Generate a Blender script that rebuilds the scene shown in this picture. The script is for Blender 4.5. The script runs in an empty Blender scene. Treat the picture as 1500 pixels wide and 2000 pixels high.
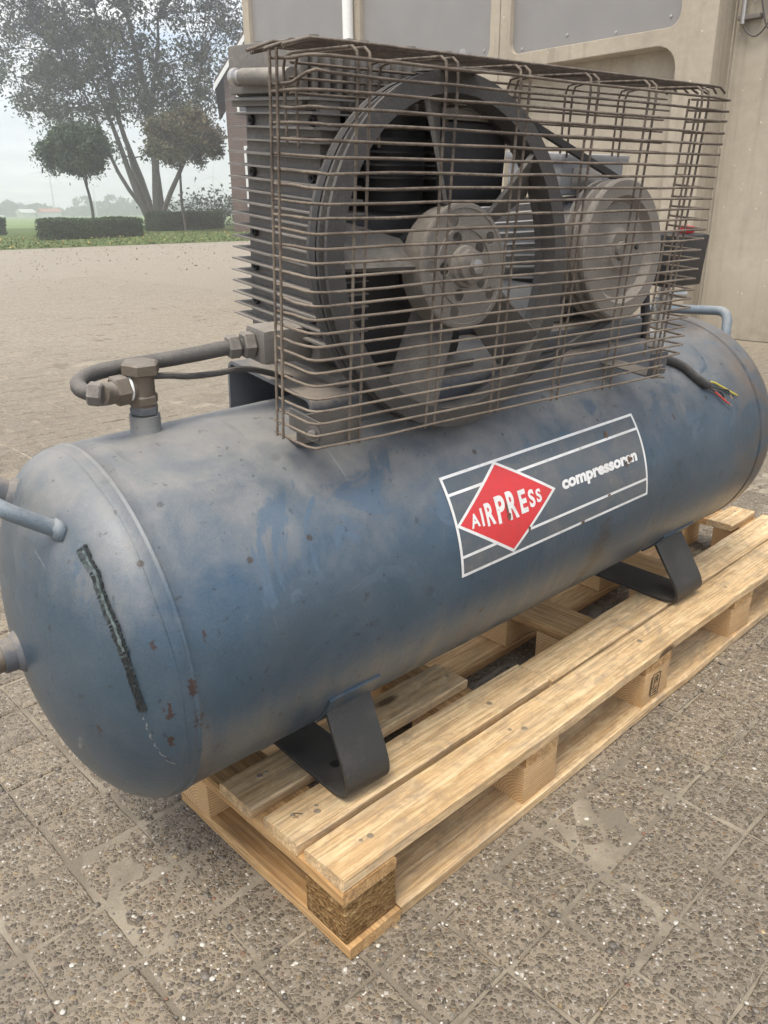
import bpy, bmesh, math, random
import numpy as np
from mathutils import Matrix, Vector

# ------------------------------------------------------------------ camera, light, exposure
SC = bpy.context.scene
COL = SC.collection
rng = np.random.default_rng(7)
random.seed(7)

CAM_POS = (-0.53865, -0.64856, 1.00685)
YAW, PITCH, ROLL, FOC = 0.808976, 0.363203, -0.011139, 1554.51
fw = np.array([math.cos(YAW) * math.cos(PITCH), math.sin(YAW) * math.cos(PITCH), -math.sin(PITCH)])
rt = np.array([math.sin(YAW), -math.cos(YAW), 0.0])
up = np.cross(rt, fw)
c_, s_ = math.cos(ROLL), math.sin(ROLL)
RT, UP = c_ * rt + s_ * up, -s_ * rt + c_ * up
cd = bpy.data.cameras.new('camera')
cam = bpy.data.objects.new('camera', cd)
COL.objects.link(cam)
cam.matrix_world = Matrix(((RT[0], UP[0], -fw[0], CAM_POS[0]), (RT[1], UP[1], -fw[1], CAM_POS[1]),
                           (RT[2], UP[2], -fw[2], CAM_POS[2]), (0, 0, 0, 1)))
cd.sensor_fit = 'VERTICAL'
cd.sensor_height = 32.0
cd.lens = 32.0 * FOC / 2000.0
cd.clip_start = 0.05
cd.clip_end = 5000
SC.camera = cam

SUN = Vector((-0.40, -0.14, 0.88)).normalized()
sl = bpy.data.lights.new('sun', 'SUN')
sl.energy = 2.1
sl.angle = math.radians(26)
sl.color = (1.0, 0.90, 0.75)
so = bpy.data.objects.new('sun', sl)
COL.objects.link(so)
so.rotation_euler = SUN.to_track_quat('Z', 'Y').to_euler()

w = bpy.data.worlds.new('World')
SC.world = w
w.use_nodes = True
wn = w.node_tree
wn.nodes.clear()
SC.view_settings.view_transform = 'Standard'
SC.view_settings.look = 'None'
SC.view_settings.exposure = 0.88
SC.view_settings.gamma = 1.0
SC.view_settings.use_curve_mapping = False
SC.cycles.use_denoising = True
SC.cycles.volume_bounces = 8
SC.cycles.max_bounces = 12


class G:
    """small helper for node graphs"""
    def __init__(s, nt):
        s.nt = nt

    def n(s, t, props=None, **inp):
        nd = s.nt.nodes.new(t)
        for k, v in (props or {}).items():
            setattr(nd, k, v)
        for k, v in inp.items():
            key = int(k[1:]) if k[0] == 'i' and k[1:].isdigit() else k.replace('_', ' ')
            s.set(nd.inputs[key], v)
        return nd

    def set(s, sock, v):
        if isinstance(v, bpy.types.NodeSocket):
            s.nt.links.new(v, sock)
        elif sock.type == 'RGBA' and not isinstance(v, (int, float)) and len(v) == 3:
            sock.default_value = (*v, 1)
        else:
            sock.default_value = v

    def m(s, op, a, b=0.0, c=0.0):
        return s.n('ShaderNodeMath', {'operation': op}, i0=a, i1=b, i2=c).outputs[0]

    def mix(s, f, a, b, mode='MIX'):
        nd = s.n('ShaderNodeMix', {'data_type': 'RGBA', 'blend_type': mode}, i0=f, i6=a, i7=b)
        return nd.outputs[2]

    def noise(s, vec, scale, detail=4.0, rough=0.55, dist=0.0):
        return s.n('ShaderNodeTexNoise', None, Vector=vec, Scale=scale, Detail=detail, Roughness=rough, Distortion=dist).outputs[0]

    def vor(s, vec, scale, feature='F1', rand=1.0):
        return s.n('ShaderNodeTexVoronoi', {'feature': feature}, Vector=vec, Scale=scale, Randomness=rand)

    def mr(s, v, a, b, c=0.0, d=1.0):
        return s.n('ShaderNodeMapRange', None, i0=v, i1=a, i2=b, i3=c, i4=d).outputs[0]

    def ramp(s, f, stops):
        nd = s.n('ShaderNodeValToRGB', None, Fac=f)
        el = nd.color_ramp.elements
        while len(el) < len(stops):
            el.new(0.5)
        for e, (p, col) in zip(el, stops):
            e.position = p
            e.color = (*col, 1)
        return nd.outputs[0]

    def sc(s, vec, xyz):
        return s.n('ShaderNodeMapping', None, Vector=vec, Scale=xyz).outputs[0]

    def sep(s, vec):
        return s.n('ShaderNodeSeparateXYZ', None, Vector=vec).outputs

    def obj(s):
        return s.n('ShaderNodeTexCoord').outputs['Object']

    def pos(s):
        return s.n('ShaderNodeNewGeometry').outputs['Position']

    def nrm(s):
        return s.n('ShaderNodeNewGeometry').outputs['Normal']

    def rnd(s):
        return s.n('ShaderNodeObjectInfo').outputs['Random']

    def bump(s, h, strength=0.3, dist=0.01, nrm=None):
        nd = s.n('ShaderNodeBump', None, Strength=strength, Distance=dist, Height=h)
        if nrm:
            s.set(nd.inputs['Normal'], nrm)
        return nd.outputs[0]


# ---- sky: bright broken cloud over blue
g = G(wn)
sky = g.n('ShaderNodeTexSky', {'sky_type': 'NISHITA', 'sun_disc': False, 'sun_elevation': math.asin(SUN.z),
                               'sun_rotation': math.atan2(SUN.x, SUN.y)}).outputs[0]
dirv = g.n('ShaderNodeTexCoord').outputs['Generated']
dx, dy, dz = g.sep(dirv)
den = g.m('ADD', g.m('MAXIMUM', dz, 0.0), 0.16)
cv = g.n('ShaderNodeCombineXYZ', None, X=g.m('DIVIDE', dx, den), Y=g.m('DIVIDE', dy, den), Z=0.0).outputs[0]
n1 = g.noise(cv, 1.3, 7, 0.6, 0.3)
n2 = g.noise(cv, 3.1, 5, 0.6)
cover = g.m('MAXIMUM', g.mr(n1, 0.42, 0.58), g.mr(dz, 0.20, 0.04, 0.0, 0.92))
ccol = g.mix(g.mr(n2, 0.3, 0.72), (6.2, 6.25, 6.35), (11.4, 11.1, 10.6))
skyc = g.mix(cover, g.mix(0.6, sky, (3.6, 5.2, 7.6)), ccol)
bg = g.n('ShaderNodeBackground', None, Color=skyc, Strength=0.1)
out = g.n('ShaderNodeOutputWorld', None, Surface=bg.outputs[0])


# ------------------------------------------------------------------ mesh + object helpers
WM = {}


def mesh(name, verts, faces, smooth=None):
    me = bpy.data.meshes.new(name)
    me.from_pydata([tuple(v) for v in verts], [], [tuple(f) for f in faces])
    if smooth is not None:
        me.polygons.foreach_set('use_smooth', [True] * len(me.polygons))
        me.set_sharp_from_angle(angle=smooth)
    me.update()
    return me


def quadmesh(name, V, F):
    me = bpy.data.meshes.new(name)
    V = np.asarray(V, np.float32)
    F = np.asarray(F, np.int32)
    k = F.shape[1]
    me.vertices.add(len(V))
    me.vertices.foreach_set('co', V.ravel())
    me.loops.add(F.size)
    me.loops.foreach_set('vertex_index', F.ravel())
    me.polygons.add(len(F))
    me.polygons.foreach_set('loop_start', np.arange(0, F.size, k, dtype=np.int32))
    me.update(calc_edges=True)
    return me


def add(name, me, mat=None, parent=None, world=None):
    o = bpy.data.objects.new(name, me)
    COL.objects.link(o)
    if mat is not None and me is not None and not me.materials:
        for mm in (mat if isinstance(mat, (list, tuple)) else [mat]):
            me.materials.append(mm)
    world = (world if world is not None else (WM[parent.name] if parent else Matrix())).copy()
    WM[o.name] = world
    if parent:
        o.parent = parent
        o.matrix_basis = WM[parent.name].inverted() @ world
    else:
        o.matrix_basis = world
    return o


def thing(o, label, cat, group=None):
    o['label'] = label
    o['category'] = cat
    if group:
        o['group'] = group
    return o


def kind(o, k, label=None):
    o['kind'] = k
    if label:
        o['label'] = label
    return o


def empty(name, loc, parent=None, world=None):
    return add(name, None, None, parent, world if world is not None else Matrix.Translation(loc))


class MB:
    """collects verts/faces"""
    def __init__(s):
        s.v, s.f = [], []

    def put(s, vs, fs):
        b = len(s.v)
        s.v += [tuple(v) for v in vs]
        s.f += [tuple(i + b for i in f) for f in fs]
        return s

    def box(s, x0, x1, y0, y1, z0, z1, ch=0.0):
        if ch <= 0:
            vs = [(x, y, z) for x in (x0, x1) for y in (y0, y1) for z in (z0, z1)]
            fs = [(0, 1, 3, 2), (4, 6, 7, 5), (0, 4, 5, 1), (2, 3, 7, 6), (0, 2, 6, 4), (1, 5, 7, 3)]
            return s.put(vs, fs)
        bm = bmesh.new()
        bmesh.ops.create_cube(bm, size=1)
        for v in bm.verts:
            v.co = Vector(((x0 + x1) / 2 + v.co.x * (x1 - x0), (y0 + y1) / 2 + v.co.y * (y1 - y0), (z0 + z1) / 2 + v.co.z * (z1 - z0)))
        bmesh.ops.bevel(bm, geom=list(bm.edges), offset=ch, segments=2, affect='EDGES', profile=0.6)
        bm.verts.index_update()
        s.put([v.co for v in bm.verts], [[v.index for v in f.verts] for f in bm.faces])
        bm.free()
        return s

    def tube(s, pts, r, seg=8, cap=True, closed=False):
        P = np.array(pts, float)
        n = len(P)
        rr = np.broadcast_to(np.asarray(r, float), (n,))
        t = np.zeros_like(P)
        for i in range(n):
            a, b = (P[(i - 1) % n], P[(i + 1) % n]) if closed else (P[max(i - 1, 0)], P[min(i + 1, n - 1)])
            t[i] = (b - a) / (np.linalg.norm(b - a) + 1e-12)
        ref = np.array([0, 0, 1.0]) if abs(t[0][2]) < 0.9 else np.array([1.0, 0, 0])
        nn = np.cross(t[0], ref)
        nn /= np.linalg.norm(nn)
        vs = []
        for i in range(n):
            nn = nn - t[i] * (nn @ t[i])
            nn /= np.linalg.norm(nn) + 1e-12
            bb = np.cross(t[i], nn)
            for k in range(seg):
                a = 2 * math.pi * k / seg
                vs.append(P[i] + rr[i] * (math.cos(a) * nn + math.sin(a) * bb))
        fs = []
        for i in range(n if closed else n - 1):
            j = (i + 1) % n
            for k in range(seg):
                k2 = (k + 1) % seg
                fs.append((i * seg + k, i * seg + k2, j * seg + k2, j * seg + k))
        if cap and not closed:
            fs.append(tuple(range(seg))[::-1])
            fs.append(tuple((n - 1) * seg + k for k in range(seg)))
        return s.put(vs, fs)

    def lathe(s, prof, c=(0, 0, 0), axis='y', seg=48, closed=False):
        """prof: list of (r, h) along the axis"""
        n = len(prof)
        vs = []
        for (r, h) in prof:
            for k in range(seg):
                a = 2 * math.pi * k / seg
                p = (r * math.cos(a), h, r * math.sin(a)) if axis == 'y' else ((h, r * math.cos(a), r * math.sin(a)) if axis == 'x' else (r * math.cos(a), r * math.sin(a), h))
                vs.append((p[0] + c[0], p[1] + c[1], p[2] + c[2]))
        fs = []
        for i in range(n if closed else n - 1):
            j = (i + 1) % n
            for k in range(seg):
                k2 = (k + 1) % seg
                fs.append((i * seg + k, j * seg + k, j * seg + k2, i * seg + k2))
        if not closed:
            for i in (0, n - 1):
                if prof[i][0] > 1e-6:
                    fs.append(tuple(i * seg + k for k in range(seg)))
        return s.put(vs, fs)

    def prism(s, poly, fn, t0, t1):
        """poly 2-D, fn(a, b, t) -> xyz"""
        n = len(poly)
        vs = [fn(a, b, t0) for a, b in poly] + [fn(a, b, t1) for a, b in poly]
        fs = [tuple(range(n))[::-1], tuple(range(n, 2 * n))] + [(i, (i + 1) % n, n + (i + 1) % n, n + i) for i in range(n)]
        return s.put(vs, fs)

    def me(s, name, smooth=0.6):
        bm = bmesh.new()
        bv = [bm.verts.new(v) for v in s.v]
        for f in s.f:
            try:
                bm.faces.new([bv[i] for i in f])
            except ValueError:
                pass
        bmesh.ops.recalc_face_normals(bm, faces=list(bm.faces))
        me = bpy.data.meshes.new(name)
        bm.to_mesh(me)
        bm.free()
        if smooth:
            me.polygons.foreach_set('use_smooth', [True] * len(me.polygons))
            me.set_sharp_from_angle(angle=smooth)
        return me


def arc(cx, cy, r, a0, a1, n):
    return [(cx + r * math.cos(math.radians(a0 + (a1 - a0) * i / n)), cy + r * math.sin(math.radians(a0 + (a1 - a0) * i / n))) for i in range(n + 1)]


def rrect(x0, x1, y0, y1, r, n=6):
    return (arc(x1 - r, y1 - r, r, 0, 90, n) + arc(x0 + r, y1 - r, r, 90, 180, n) + arc(x0 + r, y0 + r, r, 180, 270, n) + arc(x1 - r, y0 + r, r, 270, 360, n))


def holed(name, outer, holes, depth, bevel=0.0):
    """flat plate with real holes in local XY, thickness along Z (centred)"""
    cu = bpy.data.curves.new(name, 'CURVE')
    cu.dimensions = '2D'
    cu.fill_mode = 'BOTH'
    cu.extrude = depth / 2
    cu.bevel_depth = bevel
    cu.bevel_resolution = 1
    cu.offset = -bevel
    for loop in [outer] + holes:
        sp = cu.splines.new('POLY')
        sp.points.add(len(loop) - 1)
        for p, (a, b) in zip(sp.points, loop):
            p.co = (a, b, 0, 1)
        sp.use_cyclic_u = True
    tmp = bpy.data.objects.new(name, cu)
    COL.objects.link(tmp)
    bpy.context.view_layer.update()
    me = bpy.data.meshes.new_from_object(tmp.evaluated_get(bpy.context.evaluated_depsgraph_get()))
    bpy.data.objects.remove(tmp)
    bpy.data.curves.remove(cu)
    me.polygons.foreach_set('use_smooth', [True] * len(me.polygons))
    me.set_sharp_from_angle(angle=0.6)
    return me


# ------------------------------------------------------------------ materials
def mat(name):
    m = bpy.data.materials.new(name)
    m.use_nodes = True
    b = m.node_tree.nodes['Principled BSDF']
    return m, G(m.node_tree), b


def setb(g, b, col, rough=0.6, metal=0.0, normal=None, spec=None):
    g.set(b.inputs['Base Color'], col)
    g.set(b.inputs['Roughness'], rough)
    g.set(b.inputs['Metallic'], metal)
    if normal is not None:
        g.set(b.inputs['Normal'], normal)
    if spec is not None:
        g.set(b.inputs['Specular IOR Level'], spec)


def dusty(name, base, dust, amount=0.5, rough=0.55, metal=0.3, scale=9.0, bump=0.25, rust=None, rustamt=0.0):
    """metal or paint under settled dust: dust lies on faces that look up, and in blotches"""
    m, g, b = mat(name)
    P = g.obj()
    nz = g.sep(g.nrm())[2]
    n1 = g.noise(P, scale, 6, 0.62)
    n2 = g.noise(P, scale * 14, 4, 0.6)
    f = g.m('ADD', g.mr(nz, -0.2, 0.9, -0.25, 0.75), g.mr(n1, 0.3, 0.7, -0.45, 0.45))
    f = g.m('MULTIPLY', g.m('ADD', f, g.mr(n2, 0.3, 0.7, -0.2, 0.2)), 1.0)
    f = g.m('MAXIMUM', g.m('MINIMUM', g.m('ADD', f, amount - 0.4), 0.95), amount * 0.35)
    col = g.mix(f, g.mix(n2, base, tuple(x * 1.35 for x in base)), dust)
    if rust:
        col = g.mix(g.mr(g.noise(P, scale * 2.3, 7, 0.7), 0.62 - rustamt, 0.72 - rustamt), col, rust)
    setb(g, b, col, g.mr(f, 0, 1, rough, 0.88), g.mr(f, 0, 1, metal, 0.0), g.bump(g.m('ADD', n2, g.m('MULTIPLY', n1, 0.6)), bump, 0.003))
    return m


M_CAST = dusty('dusty_cast_iron', (0.105, 0.097, 0.090), (0.29, 0.262, 0.225), 0.5, 0.6, 0.2, 12, 0.4)
M_DARK = dusty('dark_grimy_metal', (0.022, 0.022, 0.024), (0.09, 0.085, 0.08), 0.3, 0.65, 0.1, 10, 0.3)
M_HUB = dusty('dusty_hub_iron', (0.150, 0.135, 0.119), (0.27, 0.243, 0.21), 0.55, 0.5, 0.2, 16, 0.4)
M_FIN = dusty('dusty_fin_metal', (0.115, 0.107, 0.102), (0.29, 0.265, 0.235), 0.5, 0.6, 0.15, 10, 0.3)
M_MOTOR = dusty('grey_motor_paint', (0.23, 0.235, 0.25), (0.36, 0.34, 0.31), 0.4, 0.45, 0.2, 9, 0.15)
M_RIM = dusty('grimy_wheel_rim', (0.044, 0.042, 0.041), (0.165, 0.152, 0.136), 0.38, 0.55, 0.25, 14, 0.35)
M_SPOKE = dusty('grimy_cast_spoke', (0.085, 0.079, 0.073), (0.205, 0.188, 0.165), 0.42, 0.6, 0.2, 30, 0.6)
M_FRAME = dusty('dusty_blue_frame_paint', (0.062, 0.075, 0.095), (0.27, 0.235, 0.195), 0.5, 0.5, 0.1, 8, 0.2)
M_FOOT = dusty('dark_foot_paint', (0.026, 0.027, 0.027), (0.085, 0.077, 0.068), 0.25, 0.42, 0.2, 14, 0.2)
M_BRASS = dusty('dusty_brass', (0.125, 0.10, 0.075), (0.23, 0.205, 0.175), 0.45, 0.5, 0.5, 30, 0.3)
M_RUBBER = dusty('dusty_rubber', (0.022, 0.022, 0.023), (0.13, 0.12, 0.11), 0.3, 0.75, 0.0, 25, 0.2)
M_HOSE = dusty('dusty_grey_hose', (0.045, 0.043, 0.042), (0.17, 0.155, 0.138), 0.36, 0.6, 0.0, 25, 0.2)
M_STEEL = dusty('worn_steel', (0.36, 0.35, 0.34), (0.42, 0.38, 0.33), 0.2, 0.35, 0.8, 20, 0.2)
M_HANDLE = dusty('worn_blue_handle_paint', (0.105, 0.140, 0.172), (0.28, 0.29, 0.29), 0.33, 0.4, 0.1, 30, 0.3, (0.07, 0.045, 0.03), 0.0)


def plain(name, col, rough=0.5, metal=0.0, var=0.15, scale=30, bump=0.0):
    m, g, b = mat(name)
    P = g.obj()
    n = g.noise(P, scale, 5, 0.6)
    c = g.mix(g.mr(n, 0.3, 0.7), tuple(x * (1 - var) for x in col), tuple(min(1, x * (1 + var)) for x in col))
    setb(g, b, c, rough, metal, g.bump(n, bump, 0.004) if bump else None)
    return m


M_RED = plain('red_button', (0.5, 0.02, 0.03), 0.4)
M_BLACK = plain('black_plastic_and_hole_shade', (0.02, 0.02, 0.022), 0.45)  # plastic parts, and the painted dark of the hub and bolt holes
M_WHITE = plain('white_paint', (0.78, 0.78, 0.76), 0.5, var=0.05)
M_WIRE_Y = plain('yellow_green_wire', (0.55, 0.45, 0.06), 0.4)
M_WIRE_R = plain('red_wire', (0.45, 0.06, 0.05), 0.4)
M_WIRE_K = plain('black_wire', (0.03, 0.03, 0.03), 0.4)
M_COPPER = plain('bare_copper', (0.45, 0.28, 0.18), 0.35, 0.9)
M_PTFE = plain('white_thread_tape', (0.8, 0.8, 0.78), 0.6, var=0.05)


def guard_wire():
    m, g, b = mat('rusty_guard_wire')
    P = g.pos()
    n1 = g.noise(P, 22, 5, 0.7)
    n2 = g.noise(P, 240, 3, 0.6)
    z = g.sep(P)[2]
    nz = g.sep(g.nrm())[2]
    f = g.m('ADD', g.mr(n1, 0.36, 0.66), g.mr(n2, 0.3, 0.7, -0.25, 0.25))
    f = g.m('ADD', f, g.mr(z, 0.85, 1.15, 0.35, -0.15))
    f = g.m('ADD', f, g.mr(nz, -0.5, 0.8, -0.35, 0.2))
    col = g.mix(f, (0.078, 0.060, 0.048), (0.235, 0.195, 0.152))
    col = g.mix(g.mr(g.rnd(), 0, 1, 0, 0.35), col, (0.14, 0.105, 0.078))
    setb(g, b, col, 0.75, 0.1, g.bump(n2, 0.4, 0.002))
    return m


M_GUARD = guard_wire()


def tank_paint():
    m, g, b = mat('blue_hammered_tank_paint')
    P = g.obj()
    x, y, z = g.sep(P)
    n1 = g.noise(P, 3.2, 8, 0.62, 0.4)
    n2 = g.noise(P, 9.0, 7, 0.66, 0.8)
    fine = g.noise(P, 420, 2, 0.6)
    mid = g.noise(g.sc(P, (1.0, 1.0, 0.45)), 26, 6, 0.65)
    base = g.mix(fine, (0.038, 0.076, 0.118), (0.088, 0.144, 0.205))
    base = g.mix(g.mr(n1, 0.35, 0.65, 0, 0.6), base, g.mix(fine, (0.040, 0.058, 0.078), (0.066, 0.089, 0.115)))
    # brighter blue where the paint was rubbed clean
    rub = g.m('MULTIPLY', g.mr(g.noise(P, 6.5, 7, 0.62, 1.2), 0.565, 0.60), g.mr(z, 0.0, 0.10))
    rub = g.m('MULTIPLY', rub, g.mr(z, 0.235, 0.19))
    base = g.mix(g.m('MULTIPLY', rub, 0.35), base, g.mix(fine, (0.10, 0.155, 0.225), (0.15, 0.21, 0.285)))
    # settled dust: upper shell, ragged lower edge, wiped patches
    d = g.m('ADD', g.mr(z, 0.02, 0.262, -0.36, 0.92), g.mr(n1, 0.3, 0.7, -0.10, 0.10))
    d = g.m('ADD', d, g.mr(n2, 0.3, 0.7, -0.15, 0.15))
    d = g.m('ADD', d, g.mr(mid, 0.3, 0.7, -0.16, 0.16))
    d = g.mr(d, 0.0, 1.0, 0.0, 0.76)
    d = g.m('MULTIPLY', d, g.m('SUBTRACT', 1.0, g.m('MULTIPLY', rub, 0.7)))
    d = g.m('MAXIMUM', d, g.mr(n2, 0.42, 0.78, 0.02, 0.14))
    dust = g.mix(n2, (0.22, 0.205, 0.185), (0.34, 0.315, 0.28))
    col = g.mix(d, base, dust)
    # brown dirt ring at the far head and along the near head seam
    edge = g.m('MULTIPLY', g.mr(x, 1.20, 1.33), g.mr(n2, 0.35, 0.6))
    col = g.mix(g.m('MULTIPLY', edge, 0.75), col, (0.15, 0.105, 0.07))
    # run-down streaks
    st = g.noise(g.sc(P, (34, 3, 2.2)), 1.0, 5, 0.65)
    low = g.mr(z, -0.02, -0.15)
    col = g.mix(g.m('MULTIPLY', low, g.mr(st, 0.48, 0.68, 0, 0.55)), col, (0.20, 0.18, 0.155))
    col = g.mix(g.m('MULTIPLY', g.mr(g.m('ABSOLUTE', g.m('ADD', x, -0.0)), 0.0, 0.001, 0.5, 1.0), g.mr(st, 0.66, 0.74, 0, 0.4)), col, (0.05, 0.055, 0.06))
    # dark oil rings and pits
    v = g.vor(P, 17)
    pit = g.m('MULTIPLY', g.mr(v.outputs['Distance'], 0.20, 0.12), g.mr(g.sep(v.outputs['Color'])[0], 0.72, 0.76))
    col = g.mix(g.m('MULTIPLY', pit, g.mr(mid, 0.35, 0.65, 0.0, 0.4)), col, (0.035, 0.037, 0.04))
    v2 = g.vor(P, 40)
    sp = g.m('MULTIPLY', g.mr(g.m('ADD', v2.outputs['Distance'], g.mr(fine, 0, 1, -0.1, 0.1)), 0.22, 0.15), g.mr(g.sep(v2.outputs['Color'])[1], 0.95, 0.96))
    col = g.mix(g.m('MULTIPLY', sp, 0.8), col, (0.06, 0.045, 0.035))
    # rust where the paint has chipped off, at the places seen on the near head and shell
    r_all = None
    rag = g.noise(P, 150, 5, 0.7)
    for (px, py, pz, rad) in [(-0.150, -0.242, 0.080, 0.0075), (-0.149, -0.255, -0.007, 0.011), (-0.151, -0.249, -0.052, 0.009),
                              (-0.126, -0.262, 0.115, 0.006), (-0.124, -0.263, 0.05, 0.005), (-0.207, -0.167, -0.049, 0.007),
                              (-0.118, -0.262, 0.02, 0.012), (-0.117, -0.258, -0.03, 0.012), (-0.09, -0.255, 0.075, 0.006),
                              (0.60, -0.235, 0.125, 0.008), (0.77, -0.21, 0.16, 0.006), (0.83, -0.243, 0.105, 0.014), (1.0, -0.23, 0.125, 0.008)]:
        dist = g.n('ShaderNodeVectorMath', {'operation': 'DISTANCE'}, i0=g.sc(P, (1.5, 1, 0.62)), i1=(px * 1.5, py, pz * 0.62)).outputs['Value']
        dist = g.m('ADD', dist, g.mr(rag, 0.3, 0.7, -0.75 * rad, 0.75 * rad))
        r = g.mr(dist, rad * 0.66, rad * 0.46)
        r_all = r if r_all is None else g.m('MAXIMUM', r_all, r)
    col = g.mix(g.m('MULTIPLY', r_all, 0.82), col, g.mix(mid, (0.040, 0.020, 0.014), (0.085, 0.042, 0.027)))
    # old oil stain low on the shell, below the right part of the sticker
    od = g.n('ShaderNodeVectorMath', {'operation': 'DISTANCE'}, i0=g.sc(P, (1.9, 1, 1)), i1=(0.735 * 1.9, -0.247, -0.088)).outputs['Value']
    od = g.m('ADD', od, g.mr(g.noise(P, 24, 6, 0.65, 1.0), 0.3, 0.7, -0.05, 0.05))
    col = g.mix(g.mr(od, 0.085, 0.03, 0, 0.75), col, (0.055, 0.055, 0.054))
    # many small dark blots
    bl = g.noise(P, 62, 3, 0.55)
    col = g.mix(g.mr(bl, 0.66, 0.70, 0, 0.5), col, (0.04, 0.042, 0.045))
    # scratches to bare metal
    sc_ = g.noise(g.sc(P, (150, 4, 7)), 1.0, 3, 0.5)
    scr = g.m('MULTIPLY', g.mr(sc_, 0.70, 0.73), g.mr(n2, 0.52, 0.6))
    col = g.mix(g.m('MULTIPLY', scr, 0.5), col, (0.33, 0.35, 0.36))
    hb = g.m('ADD', g.m('MULTIPLY', fine, 0.35), g.m('MULTIPLY', g.noise(P, 120, 3, 0.5), 0.5))
    hb = g.m('SUBTRACT', hb, g.m('MULTIPLY', r_all, 0.9))
    setb(g, b, col, g.mr(d, 0, 0.8, 0.31, 0.64), g.mr(d, 0, 0.7, 0.45, 0.0), g.bump(hb, 0.22, 0.004))
    return m


M_TANK = tank_paint()


def film(name, col, dirt, amt, rough=0.45):
    m, g, b = mat(name)
    P = g.obj()
    n = g.noise(P, 14, 8, 0.68, 0.6)
    n2 = g.noise(P, 110, 3, 0.6)
    f = g.m('ADD', g.mr(n, 0.45, 0.75, 0, amt), g.mr(n2, 0.6, 0.75, 0, amt))
    setb(g, b, g.mix(f, col, dirt), rough, 0, None)
    return m


M_STK_BG = film('sticker_grey_film', (0.078, 0.098, 0.118), (0.16, 0.15, 0.135), 0.75)
M_STK_W = film('sticker_white', (0.72, 0.72, 0.71), (0.30, 0.27, 0.23), 0.45)
M_STK_R = film('sticker_red', (0.60, 0.035, 0.04), (0.36, 0.06, 0.055), 0.5)
M_STK_L = film('sticker_worn_letter_white', (0.72, 0.71, 0.69), (0.25, 0.13, 0.10), 0.6)
M_WELD = dusty('chipped_green_black_weld', (0.016, 0.020, 0.023), (0.15, 0.185, 0.19), 0.32, 0.5, 0.1, 130, 0.9, (0.07, 0.035, 0.022), 0.03)


def wood(name, light, dark, greyamt=0.3):
    m, g, b = mat(name)
    P = g.obj()
    off = g.m('MULTIPLY', g.rnd(), 37.0)
    Q = g.n('ShaderNodeVectorMath', {'operation': 'ADD'}, i0=P, i1=g.n('ShaderNodeCombineXYZ', None, X=off, Y=off, Z=off).outputs[0]).outputs[0]
    # knots bend the grain
    kv = g.vor(g.sc(Q, (3.2, 9.0, 9.0)), 1.0)
    kd = kv.outputs['Distance']
    ksel = g.mr(g.sep(kv.outputs['Color'])[0], 0.62, 0.64)
    knot = g.m('MULTIPLY', g.mr(kd, 0.13, 0.085), ksel)
    halo = g.m('MULTIPLY', g.mr(kd, 0.36, 0.08), ksel)
    warp = g.m('MULTIPLY', halo, 0.9)
    gx = g.n('ShaderNodeVectorMath', {'operation': 'ADD'}, i0=g.sc(Q, (2.2, 55, 55)), i1=g.n('ShaderNodeCombineXYZ', None, X=0.0, Y=warp, Z=warp).outputs[0]).outputs[0]
    g1 = g.noise(gx, 1.0, 5, 0.6, 0.6)
    g2 = g.noise(g.sc(Q, (9, 260, 260)), 1.0, 3, 0.6)
    blot = g.noise(g.sc(Q, (7, 16, 16)), 1.0, 7, 0.68, 1.2)
    col = g.mix(g.mr(g1, 0.38, 0.64), light, dark)
    col = g.mix(g.mr(g2, 0.42, 0.70, 0.0, 0.75), col, tuple(x * 0.5 for x in dark))
    tone = g.mix(g.rnd(), (0.84, 0.78, 0.70), (1.1, 1.06, 1.0))
    col = g.mix(1.0, col, tone, 'MULTIPLY')
    blot2 = g.noise(g.sc(Q, (24, 48, 48)), 1.0, 7, 0.72, 0.7)
    col = g.mix(g.m('MULTIPLY', g.mr(blot2, 0.52, 0.70), greyamt * 0.7), col, tuple(min(0.82, x * 1.18) for x in light))
    col = g.mix(g.m('MULTIPLY', g.mr(blot2, 0.48, 0.36), greyamt * 0.9), col, (0.27, 0.20, 0.13))
    grey = g.mr(blot, 0.50, 0.68, 0.0, greyamt)
    col = g.mix(grey, col, (0.24, 0.205, 0.165))
    smud = g.m('MULTIPLY', g.mr(g.noise(Q, 19, 8, 0.75, 1.5), 0.62, 0.72), greyamt * 1.1)
    col = g.mix(smud, col, (0.085, 0.075, 0.065))
    col = g.mix(g.m('MULTIPLY', halo, 0.35), col, tuple(x * 0.6 for x in dark))
    col = g.mix(g.m('MULTIPLY', knot, 0.9), col, (0.085, 0.045, 0.022))
    h = g.m('ADD', g.m('MULTIPLY', g1, 0.7), g.m('MULTIPLY', g2, 0.5))
    setb(g, b, col, 0.78, 0, g.bump(h, 0.35, 0.004), 0.3)
    return m


M_WOOD = wood('pale_pallet_pine', (0.80, 0.62, 0.395), (0.56, 0.385, 0.205), 0.50)
M_WOODB = wood('warm_pallet_pine', (0.66, 0.445, 0.225), (0.40, 0.235, 0.10), 0.25)


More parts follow.
